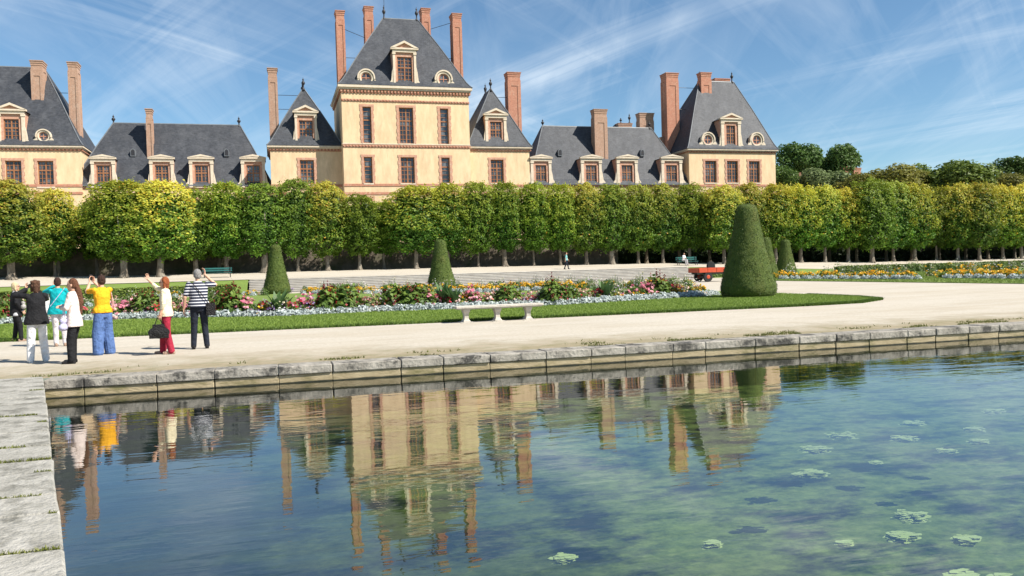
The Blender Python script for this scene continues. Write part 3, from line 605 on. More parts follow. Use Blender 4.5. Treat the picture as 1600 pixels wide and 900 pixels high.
def vent(b, x, y, Y):
    c = fp(x, y, Y); m = MB(); r = .3
    pts = [(c.x-r, c.z-.5), (c.x+r, c.z-.5)]+[(c.x+r*math.cos(a), c.z+.1+r*1.3*math.sin(a)) for a in np.linspace(0, math.pi, 9)]
    m.prism_y(pts, Y, Y+1.2); o = m.build('roof_vent', 'lead', b)
    m = MB(); m.prism_y([(c.x+(p[0]-c.x)*.7, c.z+(p[1]-c.z)*.75) for p in pts], Y-.02, Y+.1); m.build('louvre', 'iron', o)
BZ = 1.6

def main_pavilion():
    Y = 106.0; D = 13.0; yb = Y+D
    b = thing('pavilion', (15.5, Y, BZ), 'tall cream central pavilion with two storeys of windows and four red chimneys', 'building', 'château buildings')
    X0 = fp(535, 200, Y).x; X1 = fp(733.5, 200, Y).x; ZT = fp(633, 146, Y).z; zz = lambda y: fp(633, y, Y).z
    up = [px_rect(*r, Y) for r in ((567, 580.5, 167.5, 224), (624, 646, 168, 224), (688, 701, 169, 225))]
    lo = [px_rect(*r, Y) for r in ((569, 582, 245, 286), (626.5, 648, 246, 286.5), (690, 703, 246, 286.5))]
    for h in (up, lo):      # level heads and sills
        z0 = sum(q[2] for q in h)/3; z1 = sum(q[3] for q in h)/3
        for i in range(3): h[i] = (h[i][0], h[i][1], z0, z1)
    g = [px_rect(566, 582, 310, 352, Y), px_rect(620, 652, 306, 370, Y), px_rect(690, 706, 310, 352, Y)]
    m = MB(); wall_mesh(m, X0, X1, Y, yb, BZ, ZT+.5, up+lo+g, .35); m.build('wall', 'stucco', b)
    for h, c in zip(up+lo+g, (1, 2, 1)*3): add_window(b, h, Y, .36, c, 4 if h in up else 3, .35)
    cornice(b, X0, X1, Y, yb, zz(147.5), zz(135.5), .42)
    course(b, X0, X1, Y, zz(158.5), .28, 'brick', True); course(b, X0, X1, Y, zz(229), .3, 'brick', True)
    course(b, X0, X1, Y, zz(227)+.12, .12, 'stone'); course(b, X0, X1, Y, zz(289), .3, 'brick'); course(b, X0, X1, Y, zz(302), .3, 'brick')
    ym = Y+D/2; r0 = fp(598, 31, ym); r1 = fp(653, 31, ym); zr = fp(625, 30.5, ym).z; ze = zz(135.3)
    hip_roof(b, X0, X1, Y, yb, ze, r0.x, r1.x, ym-.1, ym+.1, zr, .45)
    dormer(b, 620.9, 644, 89, 135, 616, 651, 137.5, 78, 64.5, .35, Y+.15, 3.2, 2, 4)
    oculus(b, 572, 121.5, 8, Y+.25, 2.6); oculus(b, 693, 124, 8, Y+.25, 2.6)
    chimney(b, 524, 538.5, 15.5, Y+5, ze-1.2, 1.9, 'chimney_red'); chimney(b, 706.3, 721.5, 20, Y+5, ze-.8, 1.9, 'chimney_red')
    chimney(b, 568.8, 583.5, 9, Y+9, ze+4, 1.9, 'chimney_red'); chimney(b, 658, 672.5, 12, Y+9, ze+5, 1.9, 'chimney_red')
    finial(b, 600, 8, 29, ym, 1); finial(b, 651, 11, 31, ym, 1)
    rod(b, 536, 572, 45, Y+6, Y+10); rod(b, 671, 709, 46, Y+10, Y+6); rod(b, 536, 572, 90, Y+6); rod(b, 692, 710, 91, Y+6)
    m = MB(); c = fp(600, 8, ym); m.tube([(c.x, ym, c.z-1), (c.x, ym, c.z+1.3)], .03, 5); m.build('lightning_rod', 'iron', b)
main_pavilion()

def small_pavilion(label, Y, D, xl, xr, y_ct, y_cb, win_lo, dm, apex, chim, fin2):
    b = thing('side_pavilion', ((fp(xl, 250, Y).x+fp(xr, 250, Y).x)/2, Y, BZ), label, 'building', 'château buildings'); yb = Y+D; cx = (xl+xr)/2
    X0 = fp(xl, 260, Y).x; X1 = fp(xr, 260, Y).x; zz = lambda y: fp(cx, y, Y).z; h = px_rect(*win_lo, Y); g = px_rect(win_lo[0], win_lo[1], 312, 352, Y)
    m = MB(); wall_mesh(m, X0, X1, Y, yb, BZ, zz(y_cb)+.4, [h, g], .32); m.build('wall', 'stucco', b); add_window(b, h, Y, .36, 2, 3, .32); add_window(b, g, Y, .36, 2, 3, .32)
    cornice(b, X0, X1, Y, yb, zz(y_cb), zz(y_ct), .35); course(b, X0, X1, Y, zz(290), .3); course(b, X0, X1, Y, zz(302), .28)
    ya = Y+3.3; a = fp(*apex, ya); ze = zz(y_ct)+.01; xc = a.x
    hip_roof(b, X0, X1, Y, yb, ze, xc-.1, xc+.1, ya, yb-3.3, a.z, .4); dormer(b, *dm, .3, Y+.15, 2.2, 2, 3)
    finial(b, apex[0], apex[1]-18, apex[1], ya); f2 = Vector((xc, yb-3.3, a.z))
    m = MB(); m.lathe([(.24, -.3), (.2, 0), (.1, .15), (.2, .6), (.24, .75), (.06, 1.0), (.12, 1.15), (.03, 1.3), (.02, 1.5)], f2, 10); m.build('finial', 'iron', b, smooth=True)
    x0, x1, yt, dY, mat = chim; chimney(b, x0, x1, yt, Y+dY, ze-1.5, 1.7, mat); return b
b = small_pavilion('small cream pavilion with pyramid slate roof, left of the tall pavilion, partly in its shadow', 108.6, 9.5, 423, 534.5, 228, 236, (469, 491, 250, 288),
               (467.5, 489, 188, 226, 463, 496, 228.5, 176.5, 164.5), (474, 139), (417.5, 433, 105.5, 5.0, 'chimney_brown'), None)
rod(b, 432, 466, 148.5, 114.5); rod(b, 432, 455, 170.5, 114.5)
b = small_pavilion('small cream pavilion with pyramid slate roof and red chimney, right of the tall pavilion', 107.0, 9.5, 733.6, 827.5, 229.5, 236.5, (767, 787, 249.5, 286),
               (766, 784, 190, 226, 759.5, 791, 229, 180.5, 169.5), (766.6, 140), (792.5, 813.5, 112, 4.6, 'chimney_red'), None)
rod(b, 775, 793, 152, 112.5)

def wing(label, Y, D, xl, xr, y_e, ridge, wins, ww, dw, pedy, fins, vents, chim, mat, wy, ybase):
    cx = (xl+xr)/2; b = thing('wing', ((fp(xl, 290, Y).x+fp(xr, 290, Y).x)/2, Y, BZ), label, 'building', 'château buildings'); yb = Y+D; X0 = fp(xl, 290, Y).x; X1 = fp(xr, 290, Y).x
    zz = lambda y: fp(cx, y, Y).z; ze = zz(y_e)
    g = []
    for x in wins: g.append(px_rect(x-ww/2, x+ww/2, 312, 350, Y))
    m = MB(); wall_mesh(m, X0, X1, Y, yb, BZ, ze, g, .3); m.build('wall', 'stucco', b)
    for h in g: add_window(b, h, Y, .34, 2, 3, .3)
    course(b, X0, X1, Y, ze-.35, .3, 'brick', True); m = MB(); m.box(X0, X1, Y-.3, Y+.1, ze-.15, ze-.002); m.build('gutter', 'lead', b)
    ym = Y+D/2; r0 = fp(ridge[0], ridge[2], ym); r1 = fp(ridge[1], ridge[2], ym); zr = fp((ridge[0]+ridge[1])/2, ridge[2], ym).z
    hip_roof(b, X0, X1, Y, yb, ze, r0.x, r1.x, ym-.1, ym+.1, zr, .25, .09)
    for x in wins: dormer(b, x-ww/2, x+ww/2, wy[0], wy[1], x-dw/2, x+dw/2, ybase, pedy[0], pedy[1], .22, Y-.12, 2.6, 2, 2, False)
    for x, a, c in fins: finial(b, x, a, c, ym)
    for x, y in vents: vent(b, x, y, Y+1.75)
    for x0, x1, yt, dY, zb in chim: chimney(b, x0, x1, yt, Y+dY, fp(x0, zb, Y+dY).z, 1.4, mat)
    return b
wing('long low wing with steep slate roof and four dormers, next to the right-end pavilion', 107.2, 9, 829, 1078, 287, (847, 1017, 199), (845.5, 924, 980, 1049.5), 17, 31, (248, 241.5),
     ((848, 186, 198), (1014.5, 189, 200)), ((875.5, 238), (1004, 238.5)), ((928, 949, 170, 1.75, 262), (999, 1022, 176, 7.2, 212), (1033, 1044, 214, 6.4, 240)), 'chimney_brown', (258, 288), 289)
wing('long low wing with steep slate roof and one thin chimney, beside the left-end pavilion', 111.25, 9, 112, 425, 289, (177, 375, 194.5), (161.4, 253, 315, 396), 21, 36, (248.5, 241.5),
     ((177.5, 179, 194), (373.5, 182, 197)), ((207.6, 238), (354, 238)), ((226.3, 237.3, 169.4, 1.75, 258),), 'chimney_brown', (258, 292), 293)

def end_pavilion(label, Y, D, xl, xr, y_ct, y_cb, wins, wy, dm, ocs, ridge, fins, chims, rods):
    cx = (xl+xr)/2; b = thing('corner_pavilion', ((fp(xl, 250, Y).x+fp(xr, 250, Y).x)/2, Y, BZ), label, 'building', 'château buildings'); yb = Y+D; X0 = fp(xl, 260, Y).x; X1 = fp(xr, 260, Y).x
    zz = lambda y: fp(cx, y, Y).z; hs = [px_rect(a, c, *wy, Y) for a, c in wins]; z0 = sum(h[2] for h in hs)/len(hs); z1 = sum(h[3] for h in hs)/len(hs); hs = [(h[0], h[1], z0, z1) for h in hs]
    g = [px_rect(a, c, 312, 352, Y) for a, c in wins]
    m = MB(); wall_mesh(m, X0, X1, Y, yb, BZ, zz(y_cb)+.4, hs+g, .32); m.build('wall', 'stucco', b)
    for h in hs+g: add_window(b, h, Y, .36, 2, 3, .32)
    cornice(b, X0, X1, Y, yb, zz(y_cb), zz(y_ct), .35); course(b, X0, X1, Y, zz(290), .3); course(b, X0, X1, Y, zz(302), .28)
    ym = Y+D/2; ze = zz(y_ct)+.01; r0 = fp(ridge[0], ridge[2], ym); r1 = fp(ridge[1], ridge[2], ym); zr = fp((ridge[0]+ridge[1])/2, ridge[2], ym).z
    hip_roof(b, X0, X1, Y, yb, ze, r0.x, r1.x, ym-.1, ym+.1, zr, .4); dormer(b, *dm, .3, Y+.15, 2.4, 2, 3)
    for x, y, r in ocs: oculus(b, x, y, r, Y+.25, 2.2)
    for x, a, c in fins: finial(b, x, a, c, ym)
    for x0, x1, yt, dY, y2, dp, mat in chims: chimney(b, x0, x1, yt, Y+dY, fp(x0, y2, Y+dY).z, dp, mat)
    for a, c, y, dY in rods: rod(b, a, c, y, Y+dY)
end_pavilion('cream corner pavilion at the right end, steep slate roof, three windows in a row', 106.8, 12.5, 1076.7, 1211.7, 233.5, 239, ((1102, 1119.5), (1136, 1153), (1170.4, 1187)), (251.5, 285.5),
             (1135, 1149, 196, 230, 1128.5, 1158, 234, 187, 177), ((1106, 218.5, 6.2), (1182, 219, 6.2)), (1092, 1146, 128), ((1093, 111, 126), (1143.5, 112, 128)),
             ((1040.5, 1060.5, 113, 5.6, 246, 2.0, 'chimney_red'), (1095, 1112, 112.5, 4.9, 150, 1.3, 'chimney_red'), (1117, 1141, 122, 7.3, 134, 1.4, 'chimney_red')), ((1060, 1088, 137, 6.5), (1060, 1075, 171, 6.5)))
end_pavilion('large cream corner pavilion at the left end with dormer, round window and two brown chimneys', 111.0, 12.5, -88, 127, 227, 235, ((-42, -17), (8.5, 34), (59, 84)), (251, 292),
             (6, 30, 186, 224, -1, 40, 229, 173.5, 161), ((68, 213, 7.2), (-30, 213, 7.2)), (-32, 69, 105), ((-30, 90, 104),),
             ((46, 66, 93.5, 3.3, 175, 2.2, 'chimney_brown'), (104, 120.5, 96, 3.2, 235, 2.0, 'chimney_brown')), ((88, 106, 145, 4.5),))
# rear buildings glimpsed over the right wing
b = thing('rear_pavilion', (36, 124, BZ), 'rear pavilion roof with brick chimney showing above the ridge of the right wing', 'building', 'château buildings')
p0 = fp(958, 192, 124); p1 = fp(996, 192, 124)
m = MB(); m.box(p0.x, p1.x, 124, 132, BZ, p0.z-3.5); m.build('wall', 'stucco', b); hip_roof(b, p0.x, p1.x, 124, 132, p0.z-3.4, p0.x+2, p1.x-1.4, 127.9, 128.1, p0.z+.4)
chimney(b, 966, 988, 192, 126.6, p0.z-3, 1.2, 'chimney_brown'); finial(b, 970, 184, 192, 128); finial(b, 983.5, 177, 192, 128)

# =================================================================== TREES
def leaf_quads(c, nrm, size, col_, asp=.62):
    """pointed leaf-shaped faces at c facing nrm"""
    n = len(c); nrm = nrm/np.linalg.norm(nrm, axis=1, keepdims=True); r = rng.normal(0, 1, (n, 3)); a = np.cross(nrm, r); a /= np.linalg.norm(a, axis=1, keepdims=True); b = np.cross(nrm, a)
    s = (size*rng.uniform(.65, 1.3, n))[:, None]
    v = np.stack([c-a*s*.5, c+b*s*.5*asp+a*s*.05, c+a*s*.5, c-b*s*.5*asp+a*s*.05], 1)
    return v.reshape(-1, 3), np.arange(n*4).reshape(-1, 4), np.repeat(col_, 4, 0)
def noise3(p, s, seed=0):
    return np.array([mnoise.noise((q[0]*s+seed, q[1]*s+seed*2.3, q[2]*s)) for q in p])
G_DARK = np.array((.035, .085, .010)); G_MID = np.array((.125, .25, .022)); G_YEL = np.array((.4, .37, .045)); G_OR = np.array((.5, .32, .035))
def linden_crown(seed, n=11500, W=2.05, Dp=2.1, Hh=7.2, yellow=.5):
    """clipped box-headed crown, origin at the crown's foot"""
    p = rng.normal(0, 1, (n, 3)); p /= np.linalg.norm(p, axis=1, keepdims=True); e = .42
    q = np.sign(p)*np.abs(p)**e; q /= np.maximum(1, np.abs(q).max(1))[:, None]*1
    u = np.sign(p)*np.abs(p)**.62
    k = 1/(np.sum(np.abs(p)**3.2, 1)**(1/3.2)); q = p*k[:, None]
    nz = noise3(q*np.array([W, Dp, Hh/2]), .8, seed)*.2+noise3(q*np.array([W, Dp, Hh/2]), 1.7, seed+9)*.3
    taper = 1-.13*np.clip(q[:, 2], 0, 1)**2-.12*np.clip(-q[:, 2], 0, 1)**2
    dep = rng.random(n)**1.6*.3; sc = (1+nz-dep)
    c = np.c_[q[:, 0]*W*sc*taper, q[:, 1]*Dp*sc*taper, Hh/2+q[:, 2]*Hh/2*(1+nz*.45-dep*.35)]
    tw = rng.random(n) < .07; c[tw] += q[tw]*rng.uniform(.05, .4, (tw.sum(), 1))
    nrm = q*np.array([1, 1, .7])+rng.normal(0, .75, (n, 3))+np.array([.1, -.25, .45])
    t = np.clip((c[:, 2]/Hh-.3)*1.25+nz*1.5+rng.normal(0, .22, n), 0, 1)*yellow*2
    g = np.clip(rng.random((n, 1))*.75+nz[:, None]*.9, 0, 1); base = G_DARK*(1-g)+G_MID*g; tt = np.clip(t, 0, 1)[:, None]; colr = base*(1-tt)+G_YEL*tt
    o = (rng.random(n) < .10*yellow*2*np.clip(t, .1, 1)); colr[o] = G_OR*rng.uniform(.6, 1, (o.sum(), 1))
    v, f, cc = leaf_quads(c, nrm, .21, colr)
    # bumpy leaf mass inside the shell, coloured darker to paint shade into the gaps
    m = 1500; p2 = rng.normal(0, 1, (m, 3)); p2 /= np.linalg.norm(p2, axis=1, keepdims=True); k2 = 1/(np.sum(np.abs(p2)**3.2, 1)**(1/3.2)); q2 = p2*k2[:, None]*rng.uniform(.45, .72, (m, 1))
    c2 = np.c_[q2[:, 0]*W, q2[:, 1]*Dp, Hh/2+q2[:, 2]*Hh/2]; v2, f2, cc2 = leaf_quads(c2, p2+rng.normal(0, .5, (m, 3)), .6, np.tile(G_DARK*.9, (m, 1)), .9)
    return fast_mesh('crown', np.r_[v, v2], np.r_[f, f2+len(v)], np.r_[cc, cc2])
def trunk_mesh(seed, h=2.6, r=.26):
    m = MB(); rr = random.Random(seed); pts = []; rad = []; x = y = 0
    for i in range(9):
        t = i/8; x += rr.uniform(-.035, .035); y += rr.uniform(-.03, .03); pts.append((x, y, -.25+t*(h+.25))); rad.append(r*(1.0+.75*max(0, .28-t)/.28-.22*t)*rr.uniform(.94, 1.06))
    m.tube(pts, rad, 10)
    for k in range(5):
        a = k*1.256+rr.uniform(-.4, .4); m.tube([(x, y, h-.35), (x+.5*math.cos(a), y+.5*math.sin(a), h+.5), (x+1.0*math.cos(a), y+1.0*math.sin(a), h+1.7), (x+1.3*math.cos(a), y+1.3*math.sin(a), h+3.4)], [r*.55, r*.42, r*.28, r*.1], 6)
    for k in range(5):
        a = k*1.256+rr.uniform(-.5, .5); m.tube([(.12*math.cos(a), .12*math.sin(a), .25), (r*1.9*math.cos(a), r*1.9*math.sin(a), -.12)], [r*.5, r*.22], 6)
    me = bpy.data.meshes.new('trunk'); me.from_pydata(m.v, [], m.f); me.polygons.foreach_set('use_smooth', [True]*len(me.polygons)); me.update(); return me
CROWNS = [linden_crown(i*3.7+1, yellow=y) for i, y in enumerate((.12, .26, .42, .2, .58))]
TRUNKS = [trunk_mesh(i) for i in range(4)]
ntree = 0
def linden(X, Y, wid=1.0, top=11.0, crown_low=1.9, kind=None, tr=1.0, label='clipped green linden tree in the row along the terrace', group='clipped lindens along the terrace', dep=1.0):
    global ntree; z = float(terr(X, Y)); k = ntree % 5 if kind is None else kind
    t = thing('linden_tree', (X, Y, z), label, 'tree', group)
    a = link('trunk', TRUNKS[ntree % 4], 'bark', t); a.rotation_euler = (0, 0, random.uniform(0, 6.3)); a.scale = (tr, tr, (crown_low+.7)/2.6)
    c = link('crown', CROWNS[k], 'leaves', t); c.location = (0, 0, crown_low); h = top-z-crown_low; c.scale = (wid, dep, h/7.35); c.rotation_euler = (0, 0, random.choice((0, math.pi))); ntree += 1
row = [  # trunk pixel x, Y, width factor, top z, kind, trunk factor
    (-60, 88, 1.2, 11.0, 1, 1), (17, 86, 1.45, 11.1, 2, 1.5), (85, 89, 1.0, 10.6, 4, .6), (192, 86, 1.5, 11.15, 1, 1.4), (250, 86, 1.55, 11.1, 4, 1.35), (305, 88, .9, 10.5, 0, 1.1),
    (354, 88, 1.05, 11.2, 1, .9), (412, 87.5, 1.25, 11.0, 0, 1.4), (465, 88, 1.05, 11.5, 0, .6), (512, 88, 1.1, 11.2, 2, .9), (562, 88, 1.05, 9.9, 0, .75), (600, 89.5, .9, 9.3, 3, .6), (650, 87.5, 1.55, 10.8, 2, .9), (700, 88, 1.05, 11.1, 2, .9),
    (747, 88, 1.0, 11.2, 3, .5), (789, 88, .95, 11.2, 1, 1.1), (834, 88, .9, 11.1, 3, .5), (875, 88, .95, 11, 1, .6), (916, 88, .95, 11.1, 2, .8), (956, 88, 1.0, 10.9, 3, 1.3), (997, 88, .95, 10.9, 1, .7),
    (1036, 88, 1.0, 11.0, 2, .7), (1078, 88, 1.0, 11.0, 3, .8), (1132, 86, 1.25, 10.6, 2, .9), (1172, 88, 1.0, 11.1, 2, .9), (1212, 88, 1.1, 11, 2, .9), (1251, 88, 1.05, 10.9, 4, .9), (1289, 88, 1.05, 10.8, 2, .8), (1325, 88, 1.1, 10.5, 4, .9),
    (1363, 87, 1.4, 11.5, 0, 1.2), (1396, 88, 1.3, 11.3, 1, .8), (1430, 88, 1.2, 11.0, 4, .9), (1463, 89, 1.1, 10.7, 1, .6), (1497, 88, 1.25, 11.0, 4, .9), (1530, 87, 1.35, 11.1, 2, .9), (1567, 88, 1.2, 10.8, 4, .9), (1596, 88, 1.3, 10.9, 4, 1.0), (1640, 88, 1.3, 10.9, 1, 1.0), (1685, 88, 1.3, 10.9, 4, 1.0)]
def tree_label(px, wd, kd):
    look = ('broad ' if wd > 1.3 else 'slim ' if wd < 1 else '')+('dark green', 'green', 'yellow-green', 'mid green', 'golden-topped')[kd]
    spots = ((120, 'below the left-end corner pavilion'), (400, 'below the left wing'), (534, 'below the small shadowed pavilion'), (740, 'below the tall pavilion'), (830, 'below the small right pavilion'), (1075, 'below the right wing'), (1215, 'below the right-end pavilion'), (1420, 'before the olive trees'), (1800, 'below the dome-shaped tree'))
    return 'clipped %s linden %s' % (look, next(t for q, t in spots if px < q))
for px, Y, wd, top, kd, tr in row:
    d = ray(px, 400); linden(d.x/d.y*Y, Y, wd*.98, top, 1.75+random.uniform(-.15, .2), kd, tr*.95, tree_label(px, wd, kd), dep=1.0)
for X in np.arange(40, 128, 4.4):
    linden(X, 94.5+random.uniform(-.3, .3), 1.1, 10.6+random.uniform(-.3, .3), 1.9, 1 if random.random() < .6 else 3, .8, 'linden tree in the shaded second row behind the terrace trees', 'second row of lindens')
for X in (-34, -27, -20.5, -17, -11, -5.5):
    linden(X, 91.4, .95, 9.6, 1.9, 0, .7, 'slim linden tree between the front trees and the garden wall', 'slim lindens by the wall')

def garden_wall():
    t = thing('garden_wall', (5, 93.2, 1.5), 'dark mossy stone garden wall behind the terrace trees', 'wall')
    m = MB(); m.box(-70, 40, 93.2, 93.8, 1.2, 4.9); m.build('masonry', 'garden_stone', t)
    m = MB(); m.box(-70, 40, 93.05, 93.95, 4.9005, 5.1); m.build('coping', 'garden_stone', t)
garden_wall()
def leafy_mass(name, x0, x1, y0, y1, z0f, h, n, size, label, cat, tintlo, tinthi, mat='far_leaves', kind=None, group=None):
    """clipped hedge: leaves over a box"""
    zs = z0f if callable(z0f) else (lambda X, Y: z0f)
    a = rng.random(n); X = rng.uniform(x0, x1, n); face = rng.random(n); w_ = y1-y0
    Y = np.where(face < .55, y0+np.abs(rng.normal(0, .07, n)), rng.uniform(y0, y1, n)); Zf = np.where(face < .55, rng.random(n), 1-np.abs(rng.normal(0, .04, n)))
    bump = np.array([mnoise.noise((q*1.1, s*2.0, 3)) for q, s in zip(X, Zf*h)])*.12*h
    ox, oy, oz = (x0+x1)/2, (y0+y1)/2, float(zs((x0+x1)/2, (y0+y1)/2))
    Z = np.array([float(zs(q, r)) for q, r in zip(X[::1], Y)])+Zf*h+bump*(Zf > .5)
    nr = np.c_[rng.normal(0, .5, n), np.where(face < .55, -1, -.2)+rng.normal(0, .4, n), np.where(face < .55, .3, 1)+rng.normal(0, .4, n)]
    t = rng.random((n, 1))*(.5+.5*Zf[:, None]); c = np.array(tintlo)*(1-t)+np.array(tinthi)*t
    v, f, cc = leaf_quads(np.c_[X-ox, Y-oy-bump, Z-oz], nr, size, c)
    # solid twiggy inside
    nb = 14; bx = np.linspace(x0+.05, x1-.05, nb); vb = []; fb = []
    for q in bx:
        zq = float(zs(q, oy))-oz; vb += [(q-ox, y0+.08-oy, zq-.1), (q-ox, y0+.08-oy, zq+h*.93), (q-ox, y1-.08-oy, zq+h*.93), (q-ox, y1-.08-oy, zq-.1)]
    for i in range(nb-1):
        for k in range(4): fb.append((i*4+k, i*4+(k+1) % 4, i*4+4+(k+1) % 4, i*4+4+k))
    vb = np.array(vb); fb = np.array(fb)
    me = fast_mesh(name, np.r_[v, vb], np.r_[f, fb+len(v)], np.r_[cc, np.tile(np.array(tintlo)*.8, (len(vb), 1))])
    o = link(name, me, mat, None, (ox, oy, oz)); return tag(o, label, cat, group, kind)
leafy_mass('hedge', 38, 150, 99.5, 101.5, lambda X, Y: terr(X, Y), 4.4, 16000, .42, 'tall dark hedge closing the avenue behind the second tree row', 'hedge', (.015, .03, .008), (.04, .065, .015))
leafy_mass('low_hedge', -60, -3.2, 74.0, 75.0, GZ, .85, 16000, .17, 'low box hedge in front of the left grass bank', 'hedge', (.05, .085, .015), (.16, .2, .035))
leafy_mass('low_hedge', 56, 120, 73.2, 74.2, GZ, .75, 12000, .18, 'low box hedge behind the right parterre flowers', 'hedge', (.05, .09, .015), (.14, .2, .035))
leafy_mass('low_hedge', 40.6, 44.2, 74.6, 75.5, GZ, .8, 1600, .17, 'short green hedge at the right end of the stairs', 'hedge', (.04, .08, .015), (.13, .18, .035))

# ---- big free-growing trees beyond
def broad_crown(seed, n=9500, lobes=11, R=1.0, flat=.85, cd=(.03, .065, .012), ch=(.09, .14, .025), ls=.095):
    r = random.Random(seed); cs = []
    for k in range(lobes):
        a = r.uniform(0, 6.28); z = r.uniform(-.5, .75); q = math.sqrt(max(0, 1-z*z*.9))*r.uniform(.35, .68); cs.append((q*math.cos(a), q*math.sin(a), z*flat*.72, r.uniform(.3, .48)))
    cs.append((0, 0, .1, .62)); C = np.array(cs); i = rng.integers(0, len(C), n); p = rng.normal(0, 1, (n, 3)); p /= np.linalg.norm(p, axis=1, keepdims=True)
    c0 = C[i, :3]; rad = C[i, 3]*(1-rng.random(n)**1.5*.35); nz = noise3(p*1.0+c0*2, 3.0, seed)
    c = c0+p*(rad*(1+.2*nz))[:, None]; g = np.clip(.5*rng.random(n)+.35*nz+.25, 0, 1)[:, None]
    col_ = np.array(cd)*(1-g)+np.array(ch)*g; v, f, cc = leaf_quads(c, p+rng.normal(0, .6, (n, 3))+np.array([0, 0, .3]), ls, col_)
    return fast_mesh('crown', v, f, cc)
def far_trunk(h, R):
    m = MB(); m.tube([(0, 0, -.6), (.1, .05, h*.4), (0, .1, h*.8)], [.05*h*.5+.15, .02*h+.12, .1], 8)
    for k in range(6):
        a = k*1.05; m.tube([(0, 0, h*.45), (.3*R*math.cos(a), .3*R*math.sin(a), h*.62), (.45*R*math.cos(a), .45*R*math.sin(a), h*.8)], [.16, .1, .04], 5)
    me = bpy.data.meshes.new('trunk'); me.from_pydata(m.v, [], m.f); me.update(); return me
BC = [broad_crown(1), broad_crown(2, cd=(.02, .05, .01), ch=(.07, .12, .022)), broad_crown(5, cd=(.055, .07, .012), ch=(.17, .16, .03)), broad_crown(8, cd=(.06, .085, .03), ch=(.14, .18, .07)), broad_crown(11, cd=(.03, .06, .01), ch=(.13, .17, .025), flat=1.0)]
def far_tree(px, ytop, ybot, hw, Y, k, label):
    a = fp(px, ytop, Y); bq = fp(px, ybot, Y); R = abs(fp(px+hw, ytop, Y).x-a.x); hz = (a.z-bq.z)/2
    t = thing('broadleaf_tree', (a.x, Y, 1.0), label, 'tree', 'big trees beyond the avenue')
    c = link('crown', BC[k], 'far_leaves', t); c.location = (0, 0, bq.z+hz-1.0); c.scale = (R, R, hz*1.02); c.rotation_euler = (0, 0, random.uniform(0, 6))
    link('trunk', far_trunk(bq.z+hz-1.0, R), 'bark', t)
for a in ((1245, 216, 300, 36, 150, 1, 'tall dark green tree standing just right of the corner pavilion'), (1310, 219, 300, 34, 152, 1, 'tall dark green tree with a small side crown near the distant chimneys'),
          (1222, 250, 312, 26, 138, 0, 'green bushy tree against the side of the corner pavilion'), (1282, 258, 318, 40, 135, 3, 'grey-green willowy tree in front of the tall dark trees'),
          (1338, 268, 330, 34, 128, 2, 'olive brown tree behind the middle of the right avenue'), (1385, 255, 330, 48, 126, 2, 'wide olive tree turning brown behind the avenue'), (1440, 262, 335, 36, 130, 2, 'olive tree beside the big round dark tree'),
          (1505, 246, 335, 60, 122, 4, 'big round dome-shaped green tree above the avenue'), (1590, 240, 300, 38, 150, 1, 'dark spreading tree at the far right of the skyline'), (1465, 264, 340, 44, 132, 4, 'green tree filling the gap left of the dome-shaped tree'), (1265, 238, 310, 40, 158, 0, 'dark green tree filling the space between the two tallest trees'), (1420, 258, 335, 42, 136, 4, 'leafy green tree behind the wide olive tree'), (1360, 262, 335, 38, 134, 0, 'dark green tree behind the olive trees'), (1575, 268, 335, 40, 126, 2, 'low olive tree beneath the dark spreading tree'), (1640, 262, 330, 50, 128, 2, 'olive tree past the end of the skyline row')):
    far_tree(*a)

def distant_house():
    Y = 145; t = thing('distant_house', (fp(1290, 290, Y).x, Y, 1), 'distant house with pale roof and brick chimneys among the trees', 'house'); a = fp(1236, 288, Y); c = fp(1352, 288, Y)
    m = MB(); m.box(a.x, c.x, Y, Y+8, 1, a.z-.6); m.build('wall', 'stucco', t)
    m = MB(); zz = fp(1290, 272, Y).z; m.add([(a.x-.3, Y-.4, a.z-.7), (c.x+.3, Y-.4, a.z-.7), (c.x+.3, Y+8.4, a.z-.7), (a.x-.3, Y+8.4, a.z-.7), (a.x-.3, Y+4, zz), (c.x+.3, Y+4, zz)], [(0, 1, 5, 4), (2, 3, 4, 5), (0, 4, 3), (1, 2, 5), (3, 2, 1, 0)]); m.build('roof', 'lead', t)
    for x0, x1, yt, dY in ((1249, 1261, 270, 1.2), (1318, 1328, 260, 3.4), (1334, 1346, 262, 3.4)): chimney(t, x0, x1, yt, Y+dY, a.z-2, 1.1, 'brick', panel=False)
distant_house()

